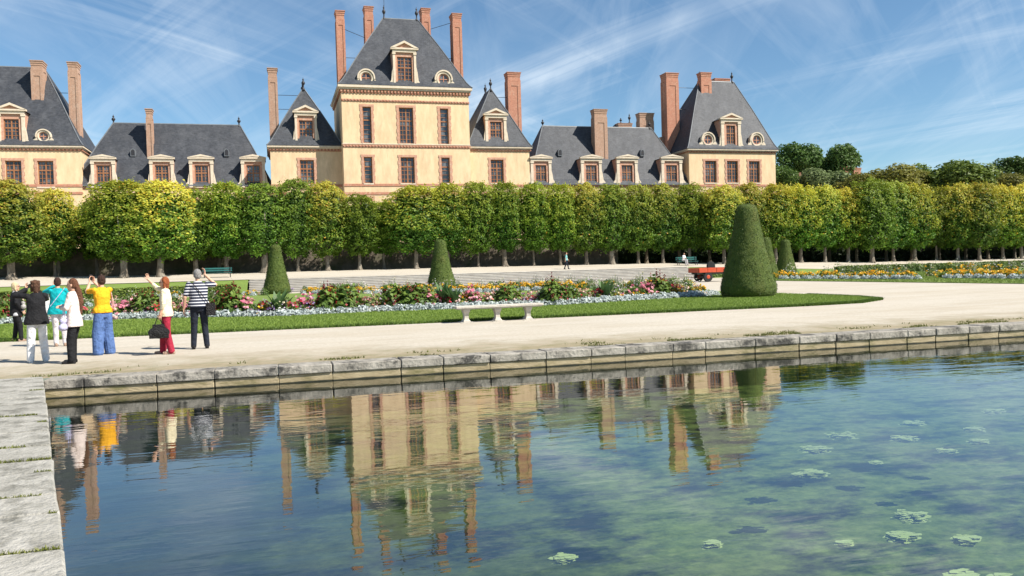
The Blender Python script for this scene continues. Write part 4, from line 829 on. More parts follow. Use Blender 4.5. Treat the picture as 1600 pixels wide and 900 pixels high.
# ---- clipped yew cones
def topiary(px, base, Y, wpx, hpx, label, tw=.36, z=None):
    if z is None: z = GZ+.03
    d = ray(px, base); X = d.x/d.y*Y; k = F/(Vector((X, Y, 0)).dot(FW)); R = wpx/2/k; H = hpx/k
    t = thing('yew_topiary', (X, Y, z), label, 'topiary', 'clipped yew cones')
    prof = [(.84, 0), (.96, .03), (1.0, .07), (1.0, .12), (.94, .19), (.84, .3), (.74, .42), (.645, .54), (.555, .66), (.475, .78), (.41, .89), (.375, .95), (.3, .985), (.12, 1.0)]
    m = MB(); n = 40; v = []; f = []; rr = [np.interp(q, [p[1] for p in prof], [p[0] for p in prof]) for q in np.linspace(0, 1, 40)]
    for j, q in enumerate(np.linspace(0, 1, 40)):
        for i in range(n):
            a = 2*math.pi*i/n; nzv = mnoise.noise((math.cos(a)*2.2+px, math.sin(a)*2.2, q*7))*.035+mnoise.noise((math.cos(a)*7+px, math.sin(a)*7, q*22))*.03
            r_ = R*rr[j]*(1+nzv)*.975; v.append((X+r_*math.cos(a), Y+r_*math.sin(a), z+q*H))
    for j in range(39):
        for i in range(n): f.append((j*n+i, j*n+(i+1) % n, (j+1)*n+(i+1) % n, (j+1)*n+i))
    f.append(tuple(range(39*n, 40*n))); m.add(v, f); m.build('clipped_body', 'yew_surface', t, smooth=True)
    # fine foliage over the clipped surface
    N_ = 26000 if hpx > 100 else 7000; q = rng.random(N_); a = rng.uniform(0, 2*np.pi, N_); r0 = np.interp(q, [p[1] for p in prof], [p[0] for p in prof]); keep = rng.random(N_) < r0+.1; q, a, r0 = q[keep], a[keep], r0[keep]; M = len(q)
    nv = np.array([mnoise.noise((math.cos(b_)*2.2+px, math.sin(b_)*2.2, c_*7)) for b_, c_ in zip(a, q)])*.035
    r_ = R*r0*(1+nv)*.975+rng.normal(.004, .02, M); p = np.c_[r_*np.cos(a), r_*np.sin(a), q*H+rng.normal(0, .01, M)+.01*(q > .98)]
    nr = np.c_[np.cos(a), np.sin(a), .25+0*a]+rng.normal(0, .9, (M, 3)); g = np.clip(rng.random(M)*.9+nv*4, 0, 1)[:, None]; cc = np.array((.03, .055, .01))*(1-g)+np.array((.12, .155, .026))*g
    vv, ff, c3 = leaf_quads(p, nr, .05 if hpx > 100 else .1, cc, .4); o = link('foliage', fast_mesh('foliage', vv, ff, c3), 'yew', t); tag(o, kind='stuff')
topiary(1169.5, 466, 32.3, 86, 145, 'big dark green clipped yew cone at the corner of the flower lawn')
topiary(433, 457, 70, 41, 77, 'small clipped yew cone by the left end of the stairs, mauve flowers at its foot')
topiary(690, 450, 68, 44, 77, 'small clipped yew cone in front of the middle of the stairs')
topiary(1198, 432, 70, 36, 62, 'slim clipped yew cone half hidden behind the big cone')
topiary(1228, 424, 76, 33, 55, 'squat clipped yew cone at the corner of the far lawn')

# =================================================================== FLOWER BEDS
class PB:
    """plant builder: coloured leaf faces around the origin"""
    def __init__(s): s.c = []; s.n = []; s.s = []; s.k = []; s.a = []; s.st = []
    def leaves(s, n, rx, rz, z0, size, c0, c1, asp=.5, up=.4, shell=False):
        p = rng.normal(0, 1, (n, 3)); p /= np.linalg.norm(p, axis=1, keepdims=True); p[:, 2] = np.abs(p[:, 2]); r = (.72+.28*rng.random((n, 1))) if shell else rng.random((n, 1))**.5
        g = rng.random((n, 1))*(.35+.65*p[:, 2:3]); s.c.append(p*r*np.array([rx, rx, rz])+np.array([0, 0, z0])); s.n.append(p+rng.normal(0, .55, (n, 3))+np.array([0, 0, up])); s.s.append(np.full(n, size)); s.k.append(np.array(c0)*(1-g)+np.array(c1)*g); s.a.append(np.full(n, asp))
    def blooms(s, n, rx, rz, z0, size, cols, petals=5, vert=False):
        for i in range(n):
            p = rng.normal(0, 1, 3); p /= np.linalg.norm(p); p[2] = abs(p[2]); c = p*np.array([rx, rx, rz])*rng.uniform(.85, 1.08)+np.array([0, 0, z0]); k = np.array(cols[rng.integers(len(cols))])
            s.st.append(c)
            for j in range(petals):
                off = rng.normal(0, size*.3, 3)*np.array([1, 1, 3.2 if vert else .8]); s.c.append((c+off)[None]); s.n.append((p+rng.normal(0, .6, 3)+np.array([0, -.2, .4]))[None]); s.s.append(np.array([size*rng.uniform(.7, 1.1)])); s.k.append((k*rng.uniform(.75, 1.1))[None]); s.a.append(np.array([.85]))
    def blades(s, n, h, spread, c0, c1, wd=.05):
        pass
    def mesh(s, name):
        c, n, z, k, a = (np.concatenate(q) for q in (s.c, s.n, s.s, s.k, s.a)); N_ = len(c); n = n/np.linalg.norm(n, axis=1, keepdims=True); r = rng.normal(0, 1, (N_, 3)); t = np.cross(n, r); t /= np.linalg.norm(t, axis=1, keepdims=True); b = np.cross(n, t)
        z = (z*rng.uniform(.7, 1.25, N_))[:, None]; v = np.stack([c-t*z*.5, c+b*z*.5*a[:, None], c+t*z*.5, c-b*z*.5*a[:, None]], 1).reshape(-1, 3); v[:, 2] = np.maximum(v[:, 2], -.02); kk = np.repeat(k, 4, 0)
        if s.st:
            S = np.array(s.st); w_ = np.array([.008, .004, 0]); q = S*np.array([.25, .25, 0]); sv = np.stack([q-w_, q+w_, S+w_*.5, S-w_*.5], 1).reshape(-1, 3); v = np.r_[v, sv]; kk = np.r_[kk, np.tile((.06, .11, .025), (len(sv), 1))]
        return fast_mesh(name, v, np.arange(len(v)).reshape(-1, 4), kk)
GL = ((.05, .1, .016), (.19, .27, .045))
def variants(n, fn, name):
    out = []
    for i in range(n):
        p = PB(); fn(p); out.append(p.mesh(name))
    return out
def v_silver(p): p.leaves(80, .2, .24, .0, .14, (.3, .35, .34), (.74, .79, .78), .42, .5, True)
def v_amaranth(p): p.leaves(210, .38, .64, .0, .15, *GL, .5, .3, True); p.leaves(24, .3, .55, .05, .13, (.1, .03, .03), (.25, .06, .05)); p.blooms(9, .33, .62, .05, .065, [(.24, .012, .018), (.18, .01, .018), (.3, .025, .025)], 8, True)
def v_dahlia(p): p.leaves(120, .32, .46, .0, .14, *GL); p.blooms(13, .33, .5, .03, .1, [(.72, .25, .34), (.75, .35, .42), (.68, .18, .28)], 6)
def v_salmon(p): p.leaves(110, .3, .4, .0, .12, *GL); p.blooms(16, .3, .42, .03, .075, [(.75, .35, .28), (.7, .45, .4), (.8, .55, .5)], 5)
def v_yellow(p): p.leaves(80, .24, .3, .0, .11, *GL); p.blooms(15, .25, .32, .03, .075, [(.85, .48, .02), (.8, .36, .01), (.85, .58, .06)], 5)
def v_crimson(p): p.leaves(100, .25, .32, .0, .11, *GL); p.blooms(9, .26, .36, .03, .075, [(.5, .03, .06), (.6, .08, .12), (.45, .02, .03)], 5)
def v_white(p): p.leaves(120, .34, .5, .0, .11, (.06, .11, .03), (.2, .26, .08), .3); p.blooms(18, .32, .55, .05, .05, [(.75, .75, .68), (.6, .5, .6), (.8, .72, .5)], 4)
def v_green(p): p.leaves(240, .32, .42, .0, .13, (.05, .1, .02), (.18, .25, .06), .4)
def v_mauve(p): p.leaves(80, .3, .42, .0, .09, (.06, .1, .04), (.16, .2, .09), .3); p.blooms(22, .3, .45, .02, .05, [(.35, .22, .5), (.45, .32, .55)], 4)
PL = {k: variants(3, f, k) for k, f in (('silver_ragwort', v_silver), ('amaranth', v_amaranth), ('pink_dahlia', v_dahlia), ('salmon_begonia', v_salmon), ('yellow_marigold', v_yellow), ('crimson_salvia', v_crimson), ('white_gaura', v_white), ('green_leafy_plant', v_green), ('mauve_verbena', v_mauve))}
def canna_mesh():
    m = MB(); v = []; f = []; cs = []
    for k in range(16):
        a = k*2.4; l_ = random.uniform(.5, .85); lean = random.uniform(.2, .6); o = len(v)
        for j in range(6):
            t = j/5; r_ = l_*lean*t**1.5; z = l_*t*(1-.15*t); wd = .075*math.sin(math.pi*(.12+.88*t))+.004; px_, py_ = -math.sin(a)*wd, math.cos(a)*wd
            v += [(r_*math.cos(a)+px_, r_*math.sin(a)+py_, z), (r_*math.cos(a)-px_, r_*math.sin(a)-py_, z)]; c = np.array((.05, .1, .03))*(1-t)+np.array((.1, .18, .06))*t; cs += [c, c]
        f += [(o+2*j, o+2*j+1, o+2*j+3, o+2*j+2) for j in range(5)]
    return fast_mesh('canna', v, f, np.array(cs))
PL['broad_leaved_canna'] = [canna_mesh()]
LAB = {'silver_ragwort': 'silvery leaved bedding plant in the pale edging row', 'amaranth': 'bushy plant with drooping dark red flower spikes', 'pink_dahlia': 'leafy plant with large pink blooms', 'salmon_begonia': 'bedding plant with salmon flowers',
       'yellow_marigold': 'low clump of yellow orange flowers', 'crimson_salvia': 'low clump of crimson flowers', 'white_gaura': 'airy green plant dotted with pale flowers', 'green_leafy_plant': 'plain green leafy bedding plant without flowers', 'mauve_verbena': 'airy plant with mauve flowers', 'broad_leaved_canna': 'upright plant with broad dark green strap leaves'}
SILVER = []
def plant(kind, X, Y, s=1.0, where='', z=None):
    if kind == 'silver_ragwort' and where != w1: SILVER.append((X, Y, s)); return
    o = link(kind, PL[kind][rng.integers(len(PL[kind]))], 'plant', None, (X, Y, (GZ+.04 if z is None else z))); o.rotation_euler = (0, 0, rng.uniform(0, 6.28)); q = s*rng.uniform(.85, 1.15); o.scale = (q, q, q*rng.uniform(.9, 1.15))
    tag(o, LAB[kind]+where, 'flower' if 'ragwort' not in kind and 'green' not in kind and 'canna' not in kind else 'plant', LAB[kind].split(' with ')[0]+where)
def polyl(pts, step):
    P = [Vector(p) for p in pts]; out = []; d = 0
    for a, b_ in zip(P[:-1], P[1:]):
        L_ = (b_-a).length
        while d < L_: out.append((a+(b_-a)*(d/L_), (b_-a).normalized())); d += step
        d -= L_
    return out
edge = [gp(x, y, GZ+.04).xy for x, y in ((-40, 508), (60, 503.5), (178, 498.5), (300, 497), (440, 494.5), (586, 487.5), (701, 484), (800, 479.5), (880, 477), (1000, 469.5), (1090, 464), (1128, 461))]
edge = [Vector(e) for e in edge]
w1 = ' in the front border'
for i, (p, d) in enumerate(polyl(edge, .27)):
    nrm = Vector((-d.y, d.x))
    for r_ in (0, 1): q = p+nrm*(.12+.24*r_+random.uniform(-.05, .05))+d*(.13*r_); plant('silver_ragwort', q.x, q.y, 1.05, w1)
# clumps as the photograph groups them: (pixel x along the bed, kind, number, spread)
def clump(px, kind, n, back=(.55, 1.3), spread=.5, s=1.3):
    yl = np.interp(px, [-40, 60, 178, 300, 440, 586, 701, 800, 880, 1000, 1090, 1128], [508, 503.5, 498.5, 497, 494.5, 487.5, 484, 479.5, 477, 469.5, 464, 461]); c = gp(px, yl, GZ+.04)
    for _ in range(n): plant(kind, c.x+random.uniform(-spread, spread), c.y+random.uniform(*back), s, w1)
for px, kind, n, sp in ((-20, 'amaranth', 3, .6), (8, 'amaranth', 3, .5), (60, 'pink_dahlia', 3, .5), (130, 'crimson_salvia', 3, .4), (190, 'pink_dahlia', 4, .5), (212, 'salmon_begonia', 4, .4), (222, 'amaranth', 3, .4), (240, 'crimson_salvia', 3, .3), (275, 'salmon_begonia', 4, .4), (282, 'yellow_marigold', 3, .3),
        (300, 'pink_dahlia', 3, .4), (345, 'amaranth', 5, .45), (365, 'amaranth', 4, .35), (352, 'yellow_marigold', 3, .3), (385, 'pink_dahlia', 4, .3), (405, 'green_leafy_plant', 4, .5), (412, 'mauve_verbena', 3, .3), (425, 'crimson_salvia', 2, .3), (438, 'broad_leaved_canna', 2, .2), (425, 'yellow_marigold', 2, .3),
        (470, 'crimson_salvia', 5, .35), (492, 'pink_dahlia', 4, .35), (508, 'green_leafy_plant', 3, .3), (528, 'amaranth', 5, .4), (548, 'amaranth', 4, .4), (585, 'salmon_begonia', 6, .5), (600, 'white_gaura', 3, .4), (633, 'amaranth', 5, .4), (652, 'amaranth', 4, .4), (660, 'yellow_marigold', 4, .25), (673, 'pink_dahlia', 4, .25),
        (692, 'crimson_salvia', 3, .3), (712, 'broad_leaved_canna', 3, .25), (722, 'yellow_marigold', 3, .3), (748, 'pink_dahlia', 4, .3), (748, 'crimson_salvia', 3, .3), (770, 'salmon_begonia', 3, .4), (796, 'amaranth', 6, .4), (815, 'salmon_begonia', 4, .4), (840, 'salmon_begonia', 5, .5), (862, 'white_gaura', 3, .4),
        (884, 'amaranth', 6, .4), (904, 'crimson_salvia', 3, .3), (918, 'salmon_begonia', 4, .35), (950, 'crimson_salvia', 4, .3), (960, 'broad_leaved_canna', 3, .25), (975, 'white_gaura', 4, .4), (1000, 'green_leafy_plant', 4, .4), (1005, 'yellow_marigold', 2, .4), (1022, 'pink_dahlia', 5, .35), (1045, 'amaranth', 5, .35), (1060, 'crimson_salvia', 4, .35),
        (1078, 'yellow_marigold', 6, .35), (1100, 'yellow_marigold', 5, .35), (1090, 'white_gaura', 4, .5)):
    clump(px, kind, n, spread=sp, s=1.5 if kind == 'amaranth' else 1.3)
for p, d in polyl(edge, .22):     # fill between the show plants
    nrm = Vector((-d.y, d.x)); k = random.choice(('green_leafy_plant', 'green_leafy_plant', 'salmon_begonia', 'white_gaura', 'mauve_verbena', 'crimson_salvia', 'pink_dahlia', 'yellow_marigold', 'white_gaura')); q = p+nrm*random.uniform(.55, 1.5); plant(k, q.x, q.y, random.uniform(.9, 1.35), w1)
m = MB(); inner = [e+Vector((0, 1.75)) for e in edge]; m.prism_z([tuple(e) for e in edge]+[tuple(e) for e in inner[::-1]], GZ+.02, GZ+.055); tag(m.build('flower_bed', 'soil'), 'dark soil of the front flower border', None, kind='structure')
# farther beds of the same parterre
w2 = ' in beds before the stairs'
def bed_px(x0, x1, y, n, kinds, where, dy=1.2, s=1.0, jx=.3):
    for i in range(n):
        px = x0+(x1-x0)*(i+.5)/n; c = gp(px, y(px) if callable(y) else y, GZ+.04); k = random.choice(kinds); plant(k, c.x+random.uniform(-jx, jx), c.y+random.uniform(0, dy), s, where)
for x0, x1, y in ((478, 585, 459), (596, 668, 458), (690, 800, 457), (800, 905, 454)):
    bed_px(x0, x1, y, int((x1-x0)/5), ('silver_ragwort',), w2, .5, 1.2); bed_px(x0, x1, y-1, int((x1-x0)/4), ('yellow_marigold',), w2, 1.0, 1.35); bed_px(x0, x1, y-1.8, int((x1-x0)/8), ('white_gaura', 'green_leafy_plant', 'yellow_marigold'), w2, 2.5, 1.5)
bed_px(905, 1120, lambda q: 452-(q-905)*.012, 46, ('white_gaura', 'green_leafy_plant', 'yellow_marigold', 'white_gaura'), w2, 5, 1.45, .6)
bed_px(340, 410, 462, 12, ('silver_ragwort', 'green_leafy_plant', 'yellow_marigold'), w2, 2, 1.3); bed_px(416, 452, 457.6, 14, ('mauve_verbena',), w2, .4, 1.3, .15)
bed_px(668, 700, 452.5, 6, ('mauve_verbena',), w2, .4, 1.2)
bed_px(-30, 335, lambda q: 470-(q*.02), 60, ('white_gaura', 'green_leafy_plant', 'silver_ragwort', 'yellow_marigold', 'mauve_verbena'), w2, 6, 1.4, .8)
bed_px(-30, 335, lambda q: 482-(q*.02), 46, ('green_leafy_plant', 'white_gaura', 'silver_ragwort', 'salmon_begonia'), w2, 3, 1.2, .6)
w3 = ' on the farther lawn'
for x0, x1, y in ((1218, 1440, lambda q: 436+(q-1218)*.002), (1482, 1660, lambda q: 434.8+(q-1482)*.008)):
    n_ = int((x1-x0)/6); bed_px(x0, x1, y, n_, ('silver_ragwort',), w3, .4, 1.3, .25); bed_px(x0, x1, lambda q: y(q)-1.2, n_, ('yellow_marigold',), w3, .8, 1.6, .4); bed_px(x0, x1, lambda q: y(q)-3, n_//2, ('white_gaura', 'green_leafy_plant', 'yellow_marigold', 'silver_ragwort'), w3, 3.5, 1.7, .8)
bed_px(1235, 1650, 424, 60, ('white_gaura', 'green_leafy_plant', 'green_leafy_plant', 'yellow_marigold'), w3, 4, 1.9, 1.0)
v, f, cc = [], [], []
sil = PL['silver_ragwort'][0]; sv = np.zeros(len(sil.vertices)*3, np.float32); sil.vertices.foreach_get('co', sv); sv = sv.reshape(-1, 3); sc_ = np.zeros(len(sil.vertices)*4, np.float32); sil.color_attributes['tint'].data.foreach_get('color', sc_); sc_ = sc_.reshape(-1, 4)[:, :3]
for X, Y, s_ in SILVER:
    a = random.uniform(0, 6.28); R_ = np.array([[math.cos(a), -math.sin(a), 0], [math.sin(a), math.cos(a), 0], [0, 0, 1]]); v.append(sv@R_.T*s_+np.array([X, Y, GZ+.04])); cc.append(sc_)
v = np.concatenate(v); tag(link('silver_edging', fast_mesh('silver_edging', v, np.arange(len(v)).reshape(-1, 4), np.concatenate(cc)), 'plant'), 'silvery low edging plants of the far flower beds', 'edging plants', kind='stuff')

# =================================================================== GARDEN FURNITURE
def stone_bench():
    a = gp(727, 503.5); c = gp(826, 499.5); z = GZ; L0 = fp(709, 475, a.y); L1 = fp(844, 470, a.y); Y = (a.y+c.y)/2
    t = thing('stone_bench', ((a.x+c.x)/2, Y, z), 'weathered pale stone bench on three carved legs at the lawn edge', 'bench'); h = .5
    for x in (a.x, (a.x+c.x)/2, c.x):
        m = MB()
        for zz, w_, d_ in ((0, .15, .24), (.05, .15, .24)): pass
        pr = [(.11, 0), (.11, .05), (.085, .07), (.068, .12), (.064, .2), (.075, .28), (.1, .34), (.105, .4)]
        v = []; f = []
        for q, zz in pr: v += [(x-q, Y-q*1.7, z+zz), (x+q, Y-q*1.7, z+zz), (x+q, Y+q*1.7, z+zz), (x-q, Y+q*1.7, z+zz)]
        for j in range(len(pr)-1):
            for k in range(4): f.append((j*4+k, j*4+(k+1) % 4, j*4+4+(k+1) % 4, j*4+4+k))
        f += [(3, 2, 1, 0), tuple(range(len(v)-4, len(v)))]; m.add(v, f); lg = m.build('leg', 'bench_stone', t, bevel=.006)
        m = MB(); m.box(x-.2, x+.2, Y-.32, Y+.32, z-.05, z+.015); m.build('footing', 'bench_stone', lg)
    m = MB(); m.box(L0.x, L1.x, Y-.26, Y+.26, z+.43, z+.5); s = m.build('seat_slab', 'bench_stone', t, bevel=.012)
    m = MB(); m.box(L0.x+.05, L1.x-.05, Y-.22, Y+.22, z+.401, z+.4295); m.build('moulding', 'bench_stone', s)
stone_bench()
def garden_bench(x0, x1, Y, label, rz=0, mat='teal_paint', back=True):
    X0 = ray(x0, 415); X0 = X0.x/X0.y*Y; X1 = ray(x1, 415); X1 = X1.x/X1.y*Y; L_ = X1-X0; c = ((X0+X1)/2, Y); z = float(terr(c[0], Y))
    t = thing('garden_bench', (*c, z), label, 'bench')
    for i in range(3): m = MB(); m.box(X0, X1, Y-.22+i*.15, Y-.09+i*.15, z+.42, z+.46); m.build('seat_slat', mat, t)
    if back:
        for i in range(2): m = MB(); m.box(X0, X1, Y+.25+i*.02, Y+.29+i*.02, z+.6+i*.2, z+.74+i*.2); m.build('back_slat', mat, t)
    for x in (X0+.15, X1-.15):
        m = MB(); m.box(x-.03, x+.03, Y-.22, Y-.17, z, z+.4195); m.box(x-.03, x+.03, Y+.2, Y+.249, z, z+(.95 if back else .4195)); m.box(x-.028, x+.028, Y-.1695, Y+.1995, z+.36, z+.418); m.build('leg_frame', 'iron', t)
    return c, z
garden_bench(316, 362, 83.2, 'teal slatted park bench on the terrace behind the striped-shirt man')
sb = garden_bench(1058, 1090, 83.5, 'teal park bench on the terrace with a person seated at one end')
garden_bench(1362, 1382, 91, 'low dark bench under the lindens, its pale path behind', mat='steel', back=False); garden_bench(1535, 1568, 91, 'low dark bench at the open end of the avenue', mat='steel', back=False)
def cart():
    c = gp(1107, 440.5); X, Y = c.x, c.y; x0 = X-.85; x1 = X+2.4; z = GZ
    t = thing('farm_trailer', ((x0+x1)/2, Y, z), 'orange-red flatbed garden trailer parked behind the big yew cone', 'trailer')
    m = MB(); m.box(x0, x1, Y, Y+1.7, 1.08, 1.14); m.build('bed', 'steel', t)
    for nm, bx_ in (('side_board', (x0, x1, Y-.04, Y, 1.05, 1.43)), ('side_board', (x0, x1, Y+1.7, Y+1.74, 1.05, 1.43)), ('end_board', (x0-.04, x0, Y, Y+1.7, 1.05, 1.43)), ('end_board', (x1, x1+.04, Y, Y+1.7, 1.05, 1.43))): m = MB(); m.box(*bx_); m.build(nm, 'orange_paint', t)
    m = MB()
    for q in np.linspace(x0+.02, x1-.08, 5): m.box(q, q+.06, Y-.065, Y-.041, 1.05, 1.43)
    m.build('stake', 'orange_paint', t)
    m = MB(); m.box(x0+.1, x1-.1, Y+.3, Y+.42, .9, 1.079); m.box(x0+.1, x1-.1, Y+1.3, Y+1.42, .9, 1.079); m.box(X-.06, X+.06, Y+.1, Y+1.6, .62, .74); m.box(X-.04, X+.04, Y+.31, Y+.41, .7405, .899); m.build('chassis', 'steel', t)
    for y in (Y-.02, Y+1.5):
        m = MB(); m.lathe([(.24, .0), (.37, .0), (.41, .05), (.41, .17), (.37, .22), (.24, .22)], (X, y, z+.41), 20, 'y'); wh = m.build('wheel', 'rubber', t); m = MB(); m.lathe([(.05, -.02), (.1, -.02), (.2, .015), (.236, .02), (.236, .2)], (X, y, z+.41), 16, 'y'); m.build('rim', 'orange_paint', wh)
    m = MB(); m.lathe([(.2, 0), (.34, 0), (.38, .05), (.38, .14), (.34, .19), (.2, .19)], (X+.75, Y+.8, 1.55), 20, 'y'); tag(m.build('spare_tyre', 'rubber', None, (X+.75, Y+.8, 1.5)), 'black tyre standing in the orange trailer', 'tyre')
cart()

# =================================================================== FLOATING ALGAE
pmat('algae', (.56, .58, .26), (.62, .63, .4), 6, .9)
def algae():
    for zx, zy, hw in ((1400, 340, 55), (1130, 380, 50), (890, 420, 70), (1100, 430, 60), (1345, 440, 45), (1240, 472, 42), (1335, 400, 45), (800, 465, 70), (795, 545, 62), (1005, 512, 22), (1120, 685, 75), (1090, 752, 65), (1305, 765, 60), (455, 780, 36), (900, 778, 26), (1290, 890, 90), (1430, 893, 60), (740, 552, 20), (-40, 825, 45)):
        x, y = 900+zx*.4667, 480+zy*.4667; c = gp(x, y, 0); r = abs(gp(x+hw*.4667, y, 0).x-c.x); n = int(200+hw*5); v = []; f = []
        for i in range(n):
            a = random.uniform(0, 6.28); q = r*math.sqrt(random.random())*random.uniform(.4, 1); px_, py_ = q*math.cos(a), q*.8*math.sin(a)
            if mnoise.noise((px_*2.2/r+zx, py_*4.5/r, 0))+.5*mnoise.noise((px_*6/r+zx, py_*11/r, 4)) < -.02+.35*(q/r)**3: continue
            s_ = random.uniform(.006, .026)*(1+.3*r); k = random.randint(5, 7); o = len(v); ph = random.uniform(0, 6)
            v += [(px_+s_*random.uniform(.6, 1.5)*math.cos(ph+6.283*j/k)*1.6, py_+s_*random.uniform(.6, 1.4)*math.sin(ph+6.283*j/k), -.012-.00009*i) for j in range(k)]; f.append(tuple(range(o, o+k)))
        me = bpy.data.meshes.new('algae_patch'); me.from_pydata(v, [], f); me.update(); tag(link('algae_patch', me, 'algae', None, (c.x, c.y, 0)), 'pale yellow-green algae scum floating on the pond', 'algae', 'floating algae patches', 'stuff')
algae()

# =================================================================== PEOPLE
for nm, c in dict(skin=(.62, .36, .25), hair_blond=(.62, .5, .3), hair_brown=(.1, .05, .03), hair_dark=(.05, .025, .018), hair_red=(.28, .08, .03), hair_grey=(.27, .26, .25), hair_long=(.13, .055, .03), black_cloth=(.012, .012, .014), white_cloth=(.78, .77, .78), teal_cloth=(.0, .33, .36), pale_pink_cloth=(.74, .62, .57),
                  yellow_cloth=(.82, .4, .015), blue_cloth=(.09, .16, .36), cream_cloth=(.8, .7, .48), red_cloth=(.33, .02, .045), navy_cloth=(.014, .018, .03), lilac_cloth=(.5, .48, .66), pale_grey_cloth=(.6, .56, .57), shirt_teal=(.25, .55, .55), leather=(.012, .011, .012), shoe_tan=(.4, .27, .2), pink_leather=(.7, .45, .4), grey_leather=(.4, .38, .36)).items():
    pmat(nm, c, tuple(q*.75 for q in c), 9, .45 if nm == 'leather' else .55 if nm == 'skin' else .85, .9 if 'cloth' in nm else .1 if nm == 'skin' else .9, 11 if 'cloth' in nm else 40, spec=.25)
pmat('eye', (.03, .02, .02), rough=.2)
def stripe_mat(name, a, c, per, duty):
    m = bpy.data.materials.new(name); n, l = nodes(m); MATS[name] = m; out = n.new('ShaderNodeOutputMaterial'); b = n.new('ShaderNodeBsdfPrincipled'); l.new(b.outputs[0], out.inputs[0]); b.inputs['Roughness'].default_value = .9
    t = n.new('ShaderNodeTexCoord'); sp = n.new('ShaderNodeSeparateXYZ'); l.new(t.outputs['Object'], sp.inputs[0]); d = n.new('ShaderNodeMath'); d.operation = 'DIVIDE'; d.inputs[1].default_value = per; l.new(sp.outputs[2], d.inputs[0]); fr = n.new('ShaderNodeMath'); fr.operation = 'FRACT'; l.new(d.outputs[0], fr.inputs[0])
    g = n.new('ShaderNodeMath'); g.operation = 'GREATER_THAN'; g.inputs[1].default_value = duty; l.new(fr.outputs[0], g.inputs[0]); x = n.new('ShaderNodeMixRGB'); l.new(g.outputs[0], x.inputs[0]); x.inputs[1].default_value = (*a, 1); x.inputs[2].default_value = (*c, 1); l.new(x.outputs[0], b.inputs[0])
stripe_mat('navy_stripe', (.015, .02, .045), (.6, .6, .62), .066, .68); stripe_mat('grey_stripe', (.6, .6, .62), (.12, .12, .14), .04, .6)

def capsule(m, p0, p1, r0, r1, n=12):
    p0, p1 = Vector(p0), Vector(p1); d = (p1-p0); L_ = d.length
    if L_ < 1e-6: d = Vector((0, 0, 1)); L_ = 1e-6
    d = d.normalized(); pts = []; rad = []
    for k in (-80, -50, -20): a = math.radians(k); pts.append(p0+d*(r0*math.sin(a))); rad.append(r0*math.cos(a))
    for k in (20, 50, 80): a = math.radians(k); pts.append(p1+d*(r1*math.sin(a))); rad.append(r1*math.cos(a))
    a = d.orthogonal().normalized(); b_ = d.cross(a); v = []; f = []
    for p, r in zip(pts, rad):
        for i in range(n): t = 2*math.pi*i/n; v.append(p+a*(r*math.cos(t))+b_*(r*math.sin(t)))
    for j in range(5):
        for i in range(n): f.append((j*n+i, j*n+(i+1) % n, (j+1)*n+(i+1) % n, (j+1)*n+i))
    f += [tuple(range(n-1, -1, -1)), tuple(range(5*n, 6*n))]; m.add(v, f)
def loft(m, rings, n=20):
    """rings (cx, cy, z, rx, ry)"""
    v = []; f = []
    for cx, cy, z, rx, ry in rings:
        for i in range(n): t = 2*math.pi*i/n; v.append((cx+rx*math.cos(t), cy+ry*math.sin(t), z))
    for j in range(len(rings)-1):
        for i in range(n): f.append((j*n+i, j*n+(i+1) % n, (j+1)*n+(i+1) % n, (j+1)*n+i))
    f += [tuple(range(n-1, -1, -1)), tuple(range((len(rings)-1)*n, len(rings)*n))]; m.add(v, f)
def ellipsoid(m, c, r, n=16):
    loft(m, [(c[0], c[1], c[2]+r[2]*math.sin(a), r[0]*math.cos(a), r[1]*math.cos(a)) for a in np.radians((-86, -70, -50, -28, -8, 10, 30, 50, 70, 86))], n)
def vox(m, size, sm=2, dec=.5, S=1.0):
    me = bpy.data.meshes.new('tmp'); me.from_pydata([tuple(Vector(p)*S) for p in m.v], [], m.f); o = bpy.data.objects.new('tmp', me); col.objects.link(o)
    r = o.modifiers.new('r', 'REMESH'); r.mode = 'VOXEL'; r.voxel_size = size
    s_ = o.modifiers.new('s', 'SMOOTH'); s_.iterations = sm; s_.factor = .5
    if dec < 1: d = o.modifiers.new('d', 'DECIMATE'); d.ratio = dec
    dg = bpy.context.evaluated_depsgraph_get(); out = bpy.data.meshes.new_from_object(o.evaluated_get(dg)); bpy.data.objects.remove(o); bpy.data.meshes.remove(me)
    out.materials.clear(); out.polygons.foreach_set('use_smooth', [True]*len(out.polygons)); return out
def lerp(a, b, t): return Vector(a)*(1-t)+Vector(b)*t
def hand(m, w_, d, side, curl=(0, 0, -1), spread=1.0, bend=.5):
    """palm and five fingers from wrist w_ along d; side = direction of the thumb"""
    d = Vector(d).normalized(); t = Vector(side); t = (t-d*t.dot(d)).normalized(); c = Vector(curl); c = (c-d*c.dot(d)-t*c.dot(t)); c = c.normalized() if c.length > 1e-3 else d.cross(t)
    for k in (-.024, -.008, .008, .024): capsule(m, w_+t*k*.7, w_+d*.075+t*k, .014, .0125, 8)
    for k, ln in ((.028, .068), (.010, .078), (-.008, .073), (-.026, .056)):
        a = w_+d*.078+t*k; b_ = a+(d+t*k*3*spread+c*bend*.5).normalized()*ln*.52; e = b_+(d+t*k*2+c*bend*1.5).normalized()*ln*.48; capsule(m, a, b_, .0092, .0088, 8); capsule(m, b_, e, .0088, .0078, 8)
    a = w_+d*.02+t*.026; b_ = a+(d*.7+t*.75+c*.2).normalized()*.042; e = b_+(d*.95+t*.15+c*.4).normalized()*.034; capsule(m, a, b_, .0118, .0102, 8); capsule(m, b_, e, .0102, .0085, 8)
npers = 0
